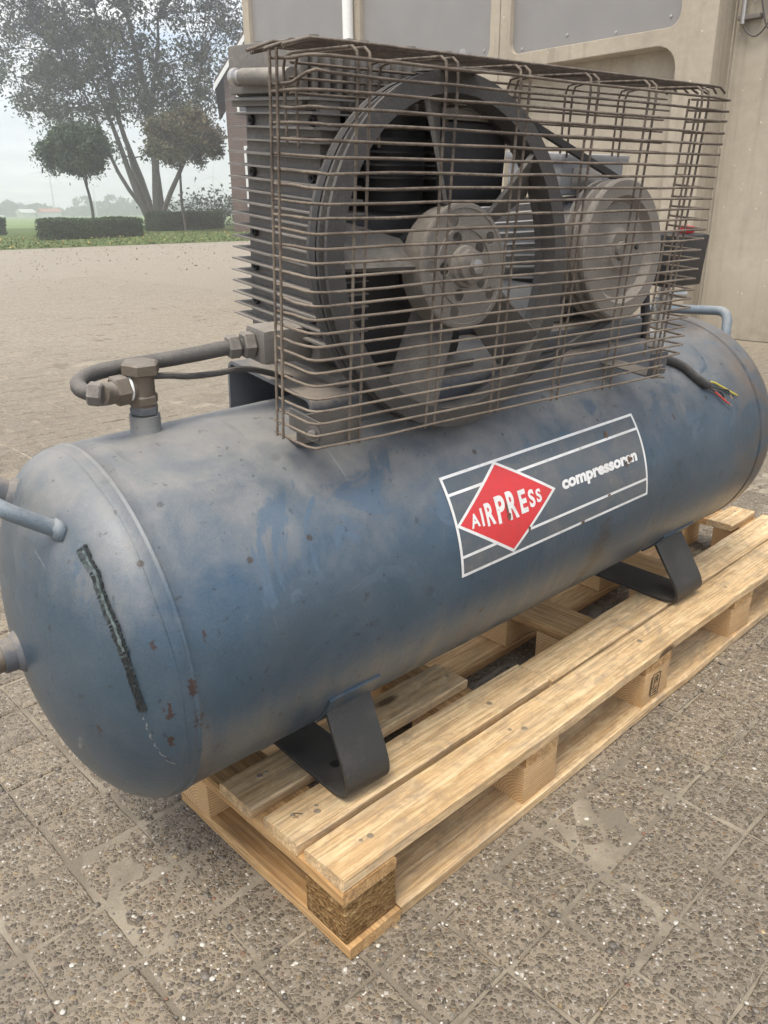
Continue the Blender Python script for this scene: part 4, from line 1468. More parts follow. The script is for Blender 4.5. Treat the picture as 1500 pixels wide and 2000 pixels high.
def wrap_bm(bm, h, name, m, cuts=0.012):
    vs = [v.co.y for v in bm.verts]
    v = math.floor(min(vs) / cuts) * cuts + cuts
    while v < max(vs):
        bmesh.ops.bisect_plane(bm, geom=list(bm.verts) + list(bm.edges) + list(bm.faces), plane_co=(0, v, 0), plane_no=(0, 1, 0), dist=1e-6)
        v += cuts
    for q in bm.verts:
        th = q.co.y / R_T
        q.co = Vector((q.co.x, -(R_T + h) * math.cos(th), (R_T + h) * math.sin(th)))
    for f in bm.faces:
        f.normal_update()
        c = f.calc_center_median()
        if f.normal.y * c.y + f.normal.z * c.z < 0:
            f.normal_flip()
    me = bpy.data.meshes.new(name)
    bm.to_mesh(me)
    bm.free()
    return add(name, me, m, stk, T4)


def rc(u0, u1, v0, v1):
    return [(u0, v0), (u1, v0), (u1, v1), (u0, v1)]


U0, U1, V0, V1 = 0.350, 0.871, 0.002, 0.167
t_ = 0.0048
wrap([rc(U0, U1, V0, V1)], 0.0006, 'film', M_STK_BG)
wrap([rc(U0, U1, V1 - t_, V1), rc(U0, U1, V0, V0 + t_), rc(U0, U0 + t_ * 1.1, V0 + t_, V1 - t_), rc(U1 - t_ * 1.1, U1, V0 + t_, V1 - t_)], 0.0009, 'border', M_STK_W)
dc, dv, dw, dh = 0.4735, 0.0858, 0.1185, 0.0765
sl2 = 0.0055


def left_at(v):   # diamond edge on the left at height v
    return dc - dw * (1 - abs(v - dv) / dh) - 0.002


def right_at(v):
    return dc + dw * (1 - abs(v - dv) / dh) + 0.002


for (va, vb) in ((0.1335, 0.1382), (0.0325, 0.0372)):
    wrap([[(U0 + t_ * 1.1, va), (left_at(va), va), (left_at(vb), vb), (U0 + t_ * 1.1, vb)], [(right_at(va), va), (U1 - t_ * 1.1, va), (U1 - t_ * 1.1, vb), (right_at(vb), vb)]], 0.0009, 'stripe', M_STK_W)
D = lambda s: [(dc - dw * s, dv), (dc, dv - dh * s), (dc + dw * s, dv), (dc, dv + dh * s)]
Do, Di = D(1.03), D(0.955)
wrap([[Do[k], Do[(k + 1) % 4], Di[(k + 1) % 4], Di[k]] for k in range(4)], 0.0012, 'diamond_border', M_STK_W)
wrap([Di], 0.0012, 'red_diamond', M_STK_R)


def glyphs(txt, bold, box, shear=0.0):
    """text outline fitted to a box (u0, u1, v0, v1) -> bmesh in (u, v)"""
    cu = bpy.data.curves.new('lettering', 'FONT')
    cu.body = txt
    cu.size = 1.0
    cu.offset = bold
    cu.resolution_u = 4
    tmp = bpy.data.objects.new('lettering', cu)
    COL.objects.link(tmp)
    bpy.context.view_layer.update()
    me = bpy.data.meshes.new_from_object(tmp.evaluated_get(bpy.context.evaluated_depsgraph_get()))
    bpy.data.objects.remove(tmp)
    bpy.data.curves.remove(cu)
    bm = bmesh.new()
    bm.from_mesh(me)
    bpy.data.meshes.remove(me)
    xs = [v.co.x for v in bm.verts]
    ys = [v.co.y for v in bm.verts]
    u0, u1, v0, v1 = box
    for v in bm.verts:
        a = (v.co.x - min(xs)) / (max(xs) - min(xs))
        b = (v.co.y - min(ys)) / (max(ys) - min(ys))
        v.co = Vector((u0 + a * (u1 - u0) + shear * b, v0 + b * (v1 - v0), 0))
    return bm


for ch, box, bo in (('A', (0.3830, 0.4030, 0.0735, 0.0960), 0.03), ('I', (0.4072, 0.4122, 0.0710, 0.1005), 0.03), ('R', (0.4185, 0.4385, 0.0675, 0.1050), 0.035),
                    ('P', (0.4440, 0.4655, 0.0640, 0.1095), 0.035), ('R', (0.4715, 0.4945, 0.0630, 0.1105), 0.035), ('E', (0.5005, 0.5185, 0.0655, 0.1050), 0.035),
                    ('S', (0.5240, 0.5385, 0.0695, 0.1000), 0.035), ('S', (0.5430, 0.5560, 0.0735, 0.0965), 0.035)):
    wrap_bm(glyphs(ch, bo, box), 0.0016, 'letter', M_STK_L if ch in 'P' else M_STK_W, 0.01)
M_CHIPR = plain('rusty_chipped_sticker', (0.12, 0.075, 0.05), 0.8, 0.0, 0.6, 220)
rs = np.random.default_rng(31)
for (cu_, cv_, ra, rb) in ((0.818, 0.0855, 0.0085, 0.0065), (0.806, 0.079, 0.004, 0.006), (0.772, 0.1445, 0.0045, 0.0075), (0.4685, 0.086, 0.0032, 0.011), (0.4700, 0.070, 0.0045, 0.006), (0.662, 0.0045, 0.006, 0.0028), (0.742, 0.035, 0.005, 0.0022), (0.515, 0.036, 0.003, 0.006)):
    pts_ = [(cu_ + ra * math.cos(2 * math.pi * k / 16) * rs.uniform(0.55, 1.25), cv_ + rb * math.sin(2 * math.pi * k / 16) * rs.uniform(0.55, 1.25)) for k in range(16)]
    wrap([pts_], 0.0020, 'rust_chip', M_CHIPR)
wrap_bm(glyphs('compressoren', 0.047, (0.614, 0.843, 0.0705, 0.0940)), 0.0014, 'lettering', M_STK_W, 0.01)

# ------------------------------------------------------------------ mounting frame (bent plate on top of the tank)
def sheet_channel(x0, x1, ya, yb, zt, drop_a, drop_b, th, rad):
    """inverted U plate running along x; ya is the viewer's side"""
    outer = [(ya, zt - drop_a)] + [(a, b) for a, b in arc(ya + rad, zt - rad, rad, 180, 90, 6)] + [(a, b) for a, b in arc(yb - rad, zt - rad, rad, 90, 0, 6)] + [(yb, zt - drop_b)]
    ri = rad - th
    inner = [(yb - th, zt - drop_b)] + arc(yb - rad, zt - rad, ri, 0, 90, 6) + arc(ya + rad, zt - rad, ri, 90, 180, 6) + [(ya + th, zt - drop_a)]
    ring = outer + inner
    m_ = MB()
    n = len(ring)
    k = len(outer)
    V = [(x, a, b) for x in (x0, x1) for a, b in ring]
    F = [(i, (i + 1) % n, n + (i + 1) % n, n + i) for i in range(n)]
    for e in (0, n):
        for i in range(k - 1):
            F.append((e + i, e + i + 1, e + n - 2 - i, e + n - 1 - i))
    return m_.put(V, F)


frame = add('mounting_frame', sheet_channel(0.197, 1.05, -0.068, 0.205, 0.303, 0.072, 0.13, 0.006, 0.020).me('mounting_frame', 0.5), M_FRAME, comp, A4)
tongue = MB().box(0.150, 0.196, -0.060, 0.02, 0.296, 0.302, 0.001)
add('guard_bracket', MB().box(0.150, 0.255, -0.100, -0.0695, 0.253, 0.258, 0.001).box(0.150, 0.255, -0.1045, -0.1005, 0.253, 0.296, 0.001).me('guard_bracket', 0.5), M_CAST, frame, A4)
# motor slide rails and base plate on the frame
mbase = add('motor_base', MB().box(0.70, 1.0, -0.045, 0.19, 0.335, 0.345, 0.002).me('motor_base', 0.5), M_FRAME, comp, A4)
for y in (-0.040, 0.15):
    add('slide_rail', MB().box(0.66, 1.03, y, y + 0.035, 0.304, 0.3345, 0.003).me('slide_rail', 0.5), M_FRAME, mbase, A4)
for x in (0.72, 0.98):
    for y in (-0.024, 0.167):
        add('bolt', MB().lathe([(0.0, 0.353), (0.009, 0.353), (0.010, 0.3455), (0.0, 0.3455)], (x, y, 0), 'z', 6).me('bolt', 0.5), M_STEEL, mbase, A4)

# ------------------------------------------------------------------ pump
pump = add('pump_crankcase', MB().box(0.285, 0.53, -0.022, 0.20, 0.318, 0.555, 0.02).me('pump_crankcase', 0.6), M_DARK, comp, A4)
add('pump_foot', MB().box(0.262, 0.545, -0.040, 0.21, 0.3035, 0.3175, 0.003).me('pump_foot', 0.5), M_CAST, pump, A4)
add('bearing_cover', MB().lathe([(0.0, -0.032), (0.052, -0.032), (0.058, -0.030), (0.062, -0.0225), (0.0, -0.0225)], (0.420, 0, 0.470), 'y', 32).me('bearing_cover'), M_DARK, pump, A4)
# ring of cooling fins round the two upright barrels
for (cx_, cy_) in ((0.400, 0.045), (0.405, 0.150)):
    add('cylinder', MB().lathe([(0.0, 0.5555), (0.062, 0.5555), (0.062, 0.689), (0.0, 0.689)], (cx_, cy_, 0), 'z', 32).me('cylinder'), M_DARK, pump, A4)
for k in range(7):
    z = 0.567 + 0.0172 * k
    pl_ = [(x, y) for x, y in rrect(0.318, 0.492, -0.026, 0.225, 0.05, 6)]
    add('barrel_fin', MB().prism(pl_, lambda a, b, t: (a, b, t), z, z + 0.003).me('barrel_fin', 0.6), M_DARK, pump, A4)
# finned end block: long thin plates stacked one over another
blk = add('finned_block', MB().box(0.234, 0.268, -0.030, 0.180, 0.345, 0.700, 0.004).me('finned_block', 0.5), M_FIN, comp, A4)
nf = 19
rf = np.random.default_rng(8)
for k in range(nf):
    z = 0.699 - 0.0177 * k
    j = rf.uniform(-0.002, 0.002, 4)
    yn = -0.080 + max(0.0, z - 0.47) * 0.19
    poly = [(0.2155 + j[0], yn + j[1]), (0.2155 + j[2], 0.206 + j[3]), (0.286, 0.206), (0.286, yn)]
    add('cooling_fin', MB().prism(poly, lambda a, b, t: (a, b, t + rf.normal(0, 0.0003)), z - 0.0012, z + 0.0012).me('cooling_fin', 0.4), M_FIN, blk, A4)
capb = []
for z in (0.6725, 0.6015, 0.514, 0.461, 0.408):
    for y in (-0.016, 0.155):
        s = MB().lathe([(0.0, 0.2325), (0.0032, 0.2325), (0.0034, 0.2285), (0.0066, 0.2275), (0.0072, 0.2335)], (0, y, z), 'x', 12)
        add('cap_screw', s.me('cap_screw'), M_DARK, blk, A4)
# cylinder head with upright flutes
hd_ = add('cylinder_head', MB().box(0.232, 0.525, 0.012, 0.205, 0.704, 0.772, 0.004).me('cylinder_head', 0.5), M_FIN, comp, A4)
for k in range(15):
    x = 0.2375 + 0.0200 * k
    fl_ = MB().box(x, x + 0.007, -0.008, 0.0115, 0.690, 0.7705 + rf.normal(0, 0.0008), 0.0012)
    add('flute', fl_.me('flute', 0.5), M_FIN, hd_, A4)
add('end_cover', MB().box(0.2185, 0.2315, -0.006, 0.200, 0.706, 0.770, 0.004).me('end_cover', 0.5), M_CAST, hd_, A4)
add('head_plate', MB().box(0.226, 0.53, 0.002, 0.21, 0.6905, 0.7035, 0.002).me('head_plate', 0.5), M_FIN, hd_, A4)
for x in (0.262, 0.345, 0.43, 0.50):
    for y in (0.03, 0.18):
        add('head_bolt', MB().lathe([(0.0, 0.778), (0.008, 0.778), (0.0085, 0.7725), (0.0, 0.7725)], (x, y, 0), 'z', 6).me('head_bolt', 0.5), M_CAST, hd_, A4)
# plugged pipe lying along the top of the block
pipe_o = add('head_pipe', MB().tube([(0.2065, -0.004, 0.724), (0.2065, 0.13, 0.727)], 0.0112, 18).me('head_pipe'), M_CAST, comp, A4)
add('pipe_plug', MB().lathe([(0.0095, 0.1305), (0.0095, 0.144), (0.0122, 0.145), (0.0122, 0.157), (0.006, 0.157), (0.005, 0.151), (0.0, 0.151)], (0.2065, 0, 0.727), 'y', 18).me('pipe_plug'), M_STEEL, pipe_o, A4)
# intake filter housing on the right of the head
flt = add('intake_filter', MB().box(0.452, 0.592, -0.025, 0.11, 0.560, 0.683, 0.010).me('intake_filter', 0.6), M_DARK, comp, A4)
add('filter_lid', MB().box(0.446, 0.598, -0.031, 0.116, 0.6835, 0.700, 0.004).me('filter_lid', 0.6), M_HUB, flt, A4)
# upright post that carries the guard, with its wing nut on top
post = add('guard_post', MB().box(0.455, 0.480, -0.016, 0.001, 0.700, 0.742, 0.003).me('guard_post', 0.5), M_CAST, comp, A4)
add('post_arm', MB().box(0.400, 0.470, -0.125, -0.0165, 0.7425, 0.7450, 0.0008).me('post_arm', 0.5), M_CAST, post, A4)
add('washer', MB().lathe([(0.0, 0.7555), (0.015, 0.7555), (0.015, 0.7572), (0.0, 0.7572)], (0.412, -0.108, 0), 'z', 20).me('washer'), M_CAST, post, A4)
add('nut', MB().lathe([(0.0, 0.767), (0.005, 0.767), (0.005, 0.765), (0.009, 0.765), (0.009, 0.7575), (0.0, 0.7575)], (0.412, -0.108, 0), 'z', 6).me('nut', 0.4), M_STEEL, post, A4)

# outlet fitting, hose and check valve
fit_ = add('outlet_fitting', MB().box(0.150, 0.2335, -0.012, 0.048, 0.345, 0.398, 0.010).me('outlet_fitting', 0.6), M_CAST, comp, A4)


def hexnut(c, d, r_, L, r2=None):
    d = Vector(d).normalized()
    return A4 @ Matrix.Translation(c) @ d.to_track_quat('Z', 'Y').to_matrix().to_4x4(), MB().lathe([(0.0, 0.0), (r_ * 0.86, 0.0), (r_, 0.0025), (r_, L - 0.0025), (r_ * 0.86, L), (0.0, L)], axis='z', seg=6).me('hex_nut', 0.4)


W_, m_ = hexnut((0.150, 0.020, 0.372), (-1, 0.10, 0.02), 0.0205, 0.018)
add('hex_nut', m_, M_CAST, fit_, W_)
hose_pts = [(0.150, 0.020, 0.372), (0.115, 0.024, 0.371), (0.085, 0.033, 0.366), (0.045, 0.048, 0.359), (0.005, 0.060, 0.354), (-0.035, 0.068, 0.350), (-0.068, 0.068, 0.347), (-0.092, 0.058, 0.343), (-0.103, 0.040, 0.339), (-0.100, 0.022, 0.336), (-0.088, 0.012, 0.3345)]
hp_ = np.array(hose_pts)


def smooth_path(P, n):
    P = np.array(P, float)
    out_ = []
    for i in range(len(P) - 1):
        p0, p1, p2, p3 = P[max(i - 1, 0)], P[i], P[i + 1], P[min(i + 2, len(P) - 1)]
        for k in range(n):
            t = k / n
            out_.append(0.5 * ((2 * p1) + (-p0 + p2) * t + (2 * p0 - 5 * p1 + 4 * p2 - p3) * t * t + (-p0 + 3 * p1 - 3 * p2 + p3) * t ** 3))
    out_.append(P[-1])
    return out_


hose = add('discharge_hose', MB().tube(smooth_path(hose_pts, 6), 0.0108, 14).me('discharge_hose'), M_HOSE, comp, A4)
W_, m_ = hexnut((0.128, 0.023, 0.3715), (-1, 0.12, -0.03), 0.0180, 0.018)
add('hex_nut', m_, M_CAST, hose, W_)
W_, m_ = hexnut((-0.098, 0.018, 0.335), (0.8, -0.45, -0.12), 0.0165, 0.018)
add('hex_nut', m_, M_CAST, hose, W_)
vx, vy = -0.018, 0.035
valve = add('check_valve', MB().lathe([(0.0145, 0.290), (0.0145, 0.300), (0.0175, 0.301), (0.0175, 0.345), (0.016, 0.347), (0.0, 0.347)], (vx, vy, 0), 'z', 24).me('check_valve'), M_BRASS, comp, A4)
add('tank_socket', MB().lathe([(0.032, 0.2545), (0.0235, 0.262), (0.0215, 0.266), (0.0215, 0.288), (0.0, 0.288)], (vx, vy, 0), 'z', 28).me('tank_socket'), M_TANK, valve, A4)
W_, m_ = hexnut((vx, vy, 0.2885), (0, 0, 1), 0.0205, 0.014)
add('hex_nut', m_, M_FRAME, valve, W_)
W_, m_ = hexnut((vx, vy, 0.303), (0, 0, 1), 0.0215, 0.015)
add('hex_nut', m_, M_BRASS, valve, W_)
W_, m_ = hexnut((vx, vy, 0.346), (0, 0, 1), 0.0270, 0.018)
add('valve_cap', m_, M_BRASS, valve, W_)
el_ = [(vx - 0.012, vy, 0.328), (vx - 0.034, vy - 0.004, 0.3285), (vx - 0.052, vy - 0.010, 0.3275), (vx - 0.066, vy - 0.020, 0.331)]
add('elbow', MB().tube(smooth_path(el_, 5), 0.0150, 16).me('elbow'), M_BRASS, valve, A4)
W_, m_ = hexnut((vx - 0.022, vy - 0.001, 0.328), (-1, -0.12, -0.02), 0.0215, 0.021)
add('hex_nut', m_, M_BRASS, valve, W_)
add('thread_tape', MB().lathe([(0.0165, 0.0), (0.0175, 0.001), (0.0165, 0.0045)], axis='z', seg=20).me('thread_tape'), M_PTFE, valve, A4 @ Matrix.Translation((vx - 0.0165, vy, 0.328)) @ Vector((-1, 0, 0)).to_track_quat('Z', 'Y').to_matrix().to_4x4())
add('unloader_tube', MB().tube(smooth_path([(vx + 0.014, vy, 0.341), (0.025, 0.035, 0.338), (0.055, 0.042, 0.331), (0.10, 0.047, 0.328), (0.16, 0.05, 0.326), (0.26, 0.055, 0.29)], 6), 0.0048, 8).me('unloader_tube'), M_HOSE, comp, A4)

# ------------------------------------------------------------------ flywheel
FX, FZ = 0.425, 0.4745
FR = 0.252
YF = -0.205
rim = [(FR, YF), (FR, YF + 0.006), (FR - 0.003, YF + 0.010), (FR - 0.010, YF + 0.0125), (FR - 0.010, YF + 0.018), (FR - 0.002, YF + 0.021), (FR - 0.002, YF + 0.026), (FR - 0.010, YF + 0.029), (FR - 0.010, YF + 0.035), (FR, YF + 0.039), (FR, YF + 0.045),
       (FR - 0.026, YF + 0.045), (FR - 0.034, YF + 0.024), (FR - 0.029, YF)]
fly = add('flywheel', MB().lathe(rim, (FX, 0, FZ), 'y', 128, closed=True).me('flywheel', 0.5), M_RIM, comp, B4)
for a in (97, 172, 246, 316, 33):
    V = []
    nS = 9
    for i in range(nS):
        t = i / (nS - 1)
        rr = 0.080 + (FR - 0.031 - 0.080) * t
        wv_ = 0.034 + 0.008 * t
        tw = math.radians(-54 + 20 * t)
        ca, sa = math.cos(math.radians(a)), math.sin(math.radians(a))
        for (s, hh) in ((-1, -1), (1, -1), (1, 1), (-1, 1)):
            lx_ = s * wv_ * math.cos(tw) - hh * 0.0036 * math.sin(tw)
            ly_ = s * wv_ * math.sin(tw) + hh * 0.0036 * math.cos(tw)
            V.append((FX + rr * ca - lx_ * sa, YF + 0.027 + max(-0.027, min(0.030, ly_)), FZ + rr * sa + lx_ * ca))
    F = []
    for i in range(nS - 1):
        for k in range(4):
            k2 = (k + 1) % 4
            F.append((i * 4 + k, i * 4 + k2, (i + 1) * 4 + k2, (i + 1) * 4 + k))
    F += [(0, 1, 2, 3), tuple((nS - 1) * 4 + k for k in range(4))]
    add('fan_spoke', MB().put(V, F).me('fan_spoke', 0.5), M_SPOKE, fly, B4)
HX, HZ, HR = 0.4175, 0.4635, 0.0905
YH = YF - 0.009
holes = []
circ = lambda x, y, r_, n=20: [(x + r_ * math.cos(2 * math.pi * k / n), y + r_ * math.sin(2 * math.pi * k / n)) for k in range(n)]
for k in range(5):
    a = math.radians(34 + 72 * k)
    holes.append(circ(0.0685 * math.cos(a), 0.0685 * math.sin(a), 0.0088))
for k in range(5):
    a = math.radians(37 + 72 * k)
    holes.append(circ(0.0420 * math.cos(a), 0.0420 * math.sin(a), 0.0090))
HW = B4 @ Matrix(((1, 0, 0, HX), (0, 0, -1, YH), (0, 1, 0, HZ), (0, 0, 0, 1)))
hub = add('hub_disc', holed('hub_disc', circ(0, 0, HR, 72), holes, 0.006, 0.0012), M_HUB, fly, HW)
add('hub_hole_shade', MB().lathe([(0.0, YH + 0.0042), (0.080, YH + 0.0042), (0.080, YH + 0.012), (0.0, YH + 0.012)], (HX, 0, HZ), 'y', 48).me('hub_hole_shade'), M_BLACK, fly, B4)  # black disc added behind the holes, painted shade in place of a cavity
# closed barrel behind the disc, its black colour stands in for shade in the holes
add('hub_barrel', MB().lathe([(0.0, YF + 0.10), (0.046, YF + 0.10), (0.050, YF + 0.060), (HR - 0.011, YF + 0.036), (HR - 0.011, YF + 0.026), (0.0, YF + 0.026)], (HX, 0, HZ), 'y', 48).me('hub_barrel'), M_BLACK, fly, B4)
add('hub_flange', MB().lathe([(HR - 0.006, YH + 0.0034), (HR - 0.003, YH + 0.0035), (HR - 0.003, YF + 0.030), (HR - 0.020, YF + 0.044), (HR - 0.022, YF + 0.042), (HR - 0.0065, YF + 0.029)], (HX, 0, HZ), 'y', 56, closed=True).me('hub_flange'), M_HUB, fly, B4)
ya = YH - 0.0033
add('hub_ring', MB().lathe([(0.0525, ya), (0.0532, ya - 0.0026), (0.0572, ya - 0.0026), (0.0580, ya)], (HX, 0, HZ), 'y', 64).me('hub_ring'), M_HUB, fly, B4)
add('hub_ring', MB().lathe([(0.0815, ya), (0.0825, ya - 0.0022), (0.0880, ya - 0.0018), (0.0890, ya)], (HX, 0, HZ), 'y', 64).me('hub_ring'), M_HUB, fly, B4)
add('hub_boss', MB().lathe([(0.031, ya), (0.029, ya - 0.007), (0.0240, ya - 0.009), (0.0240, ya - 0.018), (0.020, ya - 0.020), (0.0, ya - 0.020)], (HX, 0, HZ), 'y', 40).me('hub_boss'), M_HUB, fly, B4)
add('hub_bolt', MB().lathe([(0.0, ya - 0.0205), (0.0115, ya - 0.0205), (0.0115, ya - 0.0290), (0.006, ya - 0.0310), (0.0, ya - 0.0310)], (HX, 0, HZ), 'y', 6).me('hub_bolt', 0.4), M_STEEL, fly, B4)

# ------------------------------------------------------------------ motor, pulley, belt
MX, MZ, MR = 0.858, 0.4675, 0.1235
k_ = MR / 0.1125
pul = [(0.0, 0.020), (0.016, 0.020), (0.016, 0.009), (0.030, 0.008), (0.034, 0.0125), (0.040, 0.0155), (0.076, 0.0135), (0.082, 0.007), (0.086, 0.0005), (0.109, 0.0), (0.1125, 0.003), (0.1125, 0.010),
       (0.105, 0.014), (0.105, 0.021), (0.1125, 0.025), (0.1125, 0.031), (0.105, 0.035), (0.105, 0.041), (0.1125, 0.044), (0.1125, 0.052), (0.0, 0.053)]
pulley = add('motor_pulley', MB().lathe([(r_ * k_, YF + 0.004 + h_) for r_, h_ in pul], (MX, 0, MZ), 'y', 96).me('motor_pulley', 0.5), M_HUB, comp, B4)
add('shaft_end', MB().lathe([(0.0165, YF + 0.024), (0.0165, YF + 0.008), (0.0145, YF + 0.0065), (0.0, YF + 0.0065)], (MX, 0, MZ), 'y', 24).me('shaft_end'), M_CAST, pulley, B4)
add('lock_screw', MB().lathe([(0.0, YF + 0.0195), (0.0045, YF + 0.0185), (0.0045, YF + 0.0150), (0.0, YF + 0.0150)], (MX + 0.058, 0, MZ + 0.004), 'y', 8).me('lock_screw'), M_BLACK, pulley, B4)


def belt(y0, y1):
    r1, r2 = FR - 0.006, 0.119
    d = math.hypot(MX - FX, MZ - FZ)
    base = math.atan2(MZ - FZ, MX - FX)
    al = math.acos((r1 - r2) / d)
    pts = []
    for k in range(41):
        a = base + al + (2 * math.pi - 2 * al) * k / 40
        pts.append((FX + r1 * math.cos(a), FZ + r1 * math.sin(a), a))
    for k in range(25):
        a = base - al + 2 * al * k / 24
        pts.append((MX + r2 * math.cos(a), MZ + r2 * math.sin(a), a))
    V, F = [], []
    n = len(pts)
    for (x, z, a) in pts:
        for (dr, y) in ((-0.004, y0 + 0.002), (0.006, y0), (0.006, y1), (-0.004, y1 - 0.002)):
            V.append((x + dr * math.cos(a), y, z + dr * math.sin(a)))
    for i in range(n):
        j = (i + 1) % n
        for k in range(4):
            k2 = (k + 1) % 4
            F.append((i * 4 + k, i * 4 + k2, j * 4 + k2, j * 4 + k))
    return MB().put(V, F).me('drive_belt', 0.5)


add('drive_belt', belt(YF + 0.0265, YF + 0.0385), M_RUBBER, comp, B4)
YM = YF + 0.10
motor = add('electric_motor', MB().lathe([(0.0, YM - 0.040), (0.030, YM - 0.040), (0.034, YM - 0.025), (0.080, YM - 0.017), (0.094, YM - 0.005), (0.094, YM + 0.22), (0.085, YM + 0.24), (0.0, YM + 0.245)], (MX - 0.01, 0, MZ), 'y', 48).me('electric_motor', 0.5), M_MOTOR, comp, B4)
for k in range(34):
    a = 2 * math.pi * k / 34
    if math.radians(70) < a < math.radians(110):
        continue
    ca, sa = math.cos(a), math.sin(a)
    f = lambda p, q, t: (MX - 0.01 + (0.093 + p) * ca - t * sa, YM + q, MZ + (0.093 + p) * sa + t * ca)
    add('motor_fin', MB().prism([(0, 0.0), (0.022, 0.004), (0.022, 0.21), (0, 0.215)], f, -0.0014, 0.0014).me('motor_fin', None), M_MOTOR, motor, B4)
add('terminal_box', MB().box(0.772, 0.945, 0.015, 0.150, 0.573, 0.628, 0.006).me('terminal_box', 0.5), M_MOTOR, motor, A4)
add('terminal_box_lid', MB().box(0.765, 0.952, 0.010, 0.155, 0.6285, 0.643, 0.004).me('terminal_box_lid', 0.5), M_MOTOR, motor, A4)
add('name_plate', MB().box(0.80, 0.88, 0.0125, 0.0145, 0.582, 0.620).me('name_plate', None), M_STEEL, motor, A4)
add('cable_gland', MB().lathe([(0.0, 0.9455), (0.014, 0.9455), (0.014, 0.958), (0.010, 0.960), (0.010, 0.970), (0.0, 0.970)], (0, 0.06, 0.598), 'x', 8).me('cable_gland', 0.5), M_BLACK, motor, A4)
for x in (0.745, 0.905):
    add('motor_foot', MB().box(x, x + 0.06, 0.0, 0.17, 0.3465, 0.418, 0.006).me('motor_foot', 0.5), M_MOTOR, motor, A4)

# ------------------------------------------------------------------ pressure switch with red button
psw = add('pressure_switch', MB().box(1.150, 1.275, 0.012, 0.082, 0.384, 0.492, 0.006).me('pressure_switch', 0.5), M_BLACK, comp, A4)
add('red_button', MB().box(1.218, 1.248, 0.034, 0.060, 0.4925, 0.507, 0.004).me('red_button', 0.6), M_RED, psw, A4)
add('switch_pipe', MB().tube([(1.19, 0.045, 0.25), (1.19, 0.045, 0.3835)], 0.013, 14).me('switch_pipe'), M_STEEL, psw, A4)
W_, m_ = hexnut((1.19, 0.045, 0.335), (0, 0, 1), 0.022, 0.020)
add('hex_nut', m_, M_STEEL, psw, W_)
W_, m_ = hexnut((1.19, 0.045, 0.268), (0, 0, 1), 0.024, 0.018)
add('hex_nut', m_, M_STEEL, psw, W_)
add('side_fitting', MB().tube([(1.19, 0.045, 0.365), (1.235, 0.020, 0.365)], 0.009, 12).me('side_fitting'), M_STEEL, psw, A4)

# ------------------------------------------------------------------ supply cable with bared cores
cab_pts = [(0.968, 0.06, 0.598), (1.005, 0.04, 0.57), (1.02, 0.0, 0.47), (1.018, -0.03, 0.38), (1.02, -0.045, 0.30), (1.035, -0.048, 0.272), (1.075, -0.062, 0.2575), (1.113, -0.085, 0.2405), (1.128, -0.104, 0.2235), (1.149, -0.121, 0.2065), (1.158, -0.124, 0.2035)]
pc = add('power_cable', MB().tube(smooth_path(cab_pts, 7), 0.0095, 12).me('power_cable'), M_RUBBER, comp, A4)
for nm, mm, pts in (('yellow_core', M_WIRE_Y, [(1.155, -0.121, 0.2055), (1.187, -0.117, 0.2035), (1.212, -0.125, 0.1925), (1.236, -0.134, 0.180), (1.258, -0.140, 0.1695)]),
                    ('red_core', M_WIRE_R, [(1.155, -0.126, 0.2025), (1.172, -0.131, 0.1915), (1.187, -0.139, 0.1795), (1.203, -0.147, 0.1665), (1.212, -0.152, 0.1605)]),
                    ('black_core', M_WIRE_K, [(1.155, -0.124, 0.2040), (1.180, -0.128, 0.1950), (1.205, -0.131, 0.1880), (1.228, -0.134, 0.1830), (1.229, -0.141, 0.1745)]),
                    ('black_core', M_WIRE_K, [(1.155, -0.127, 0.2020), (1.176, -0.133, 0.1890), (1.196, -0.134, 0.1850), (1.205, -0.141, 0.1735)])):
    add(nm, MB().tube(smooth_path(pts, 6), 0.0021, 8).me(nm), mm, pc, A4)
    e1 = np.array(pts[-1])
    d_ = (e1 - np.array(pts[-2]))
    d_ /= np.linalg.norm(d_)
    add('bare_wire_end', MB().tube([e1, e1 + d_ * 0.009], 0.0012, 6).me('bare_wire_end'), M_COPPER, pc, A4)

# ------------------------------------------------------------------ wire belt guard
guard = empty('belt_guard', None, comp, A4)
GY, GXL, GXR = -0.192, 0.121, 0.925
WR = 0.00195
rg = np.random.default_rng(23)
for k in range(28):
    z = 0.7342 - 0.01683 * k
    j = rg.normal(0, 0.0009, 6)
    bend = 0.0
    lift = {1: 0.012}.get(k, 0.0)
    xs = np.linspace(GXL + 0.02, GXR - 0.05, 9)
    mid = [(x, GY + rg.normal(0, 0.0006), z + rg.normal(0, 0.0006)) for x in xs]
    pts = [(GXL - 0.004 + j[0], GY + 0.086 + j[1] * 2, z + j[2] - lift * 0.9), (GXL - 0.003, GY + 0.040, z + j[3] - lift), (GXL, GY + 0.012, z), (GXL + 0.006, GY + 0.002, z + lift * 0.25)] + mid
    if k >= 26:
        pts += [(GXR - 0.085, GY, z), (GXR - 0.020, GY + 0.012, z - 0.012 + j[4])]
    else:
        pts += [(GXR, GY + j[4], z + j[5])]
        pts += [(GXR - 0.001, GY + 0.004, z + j[5]), (GXR - 0.004, GY + 0.074 + rg.normal(0, 0.003), z + rg.normal(0, 0.0012))]
    add('horizontal_wire', MB().tube(pts, WR, 7).me('horizontal_wire', 1.0), M_GUARD, guard, A4)
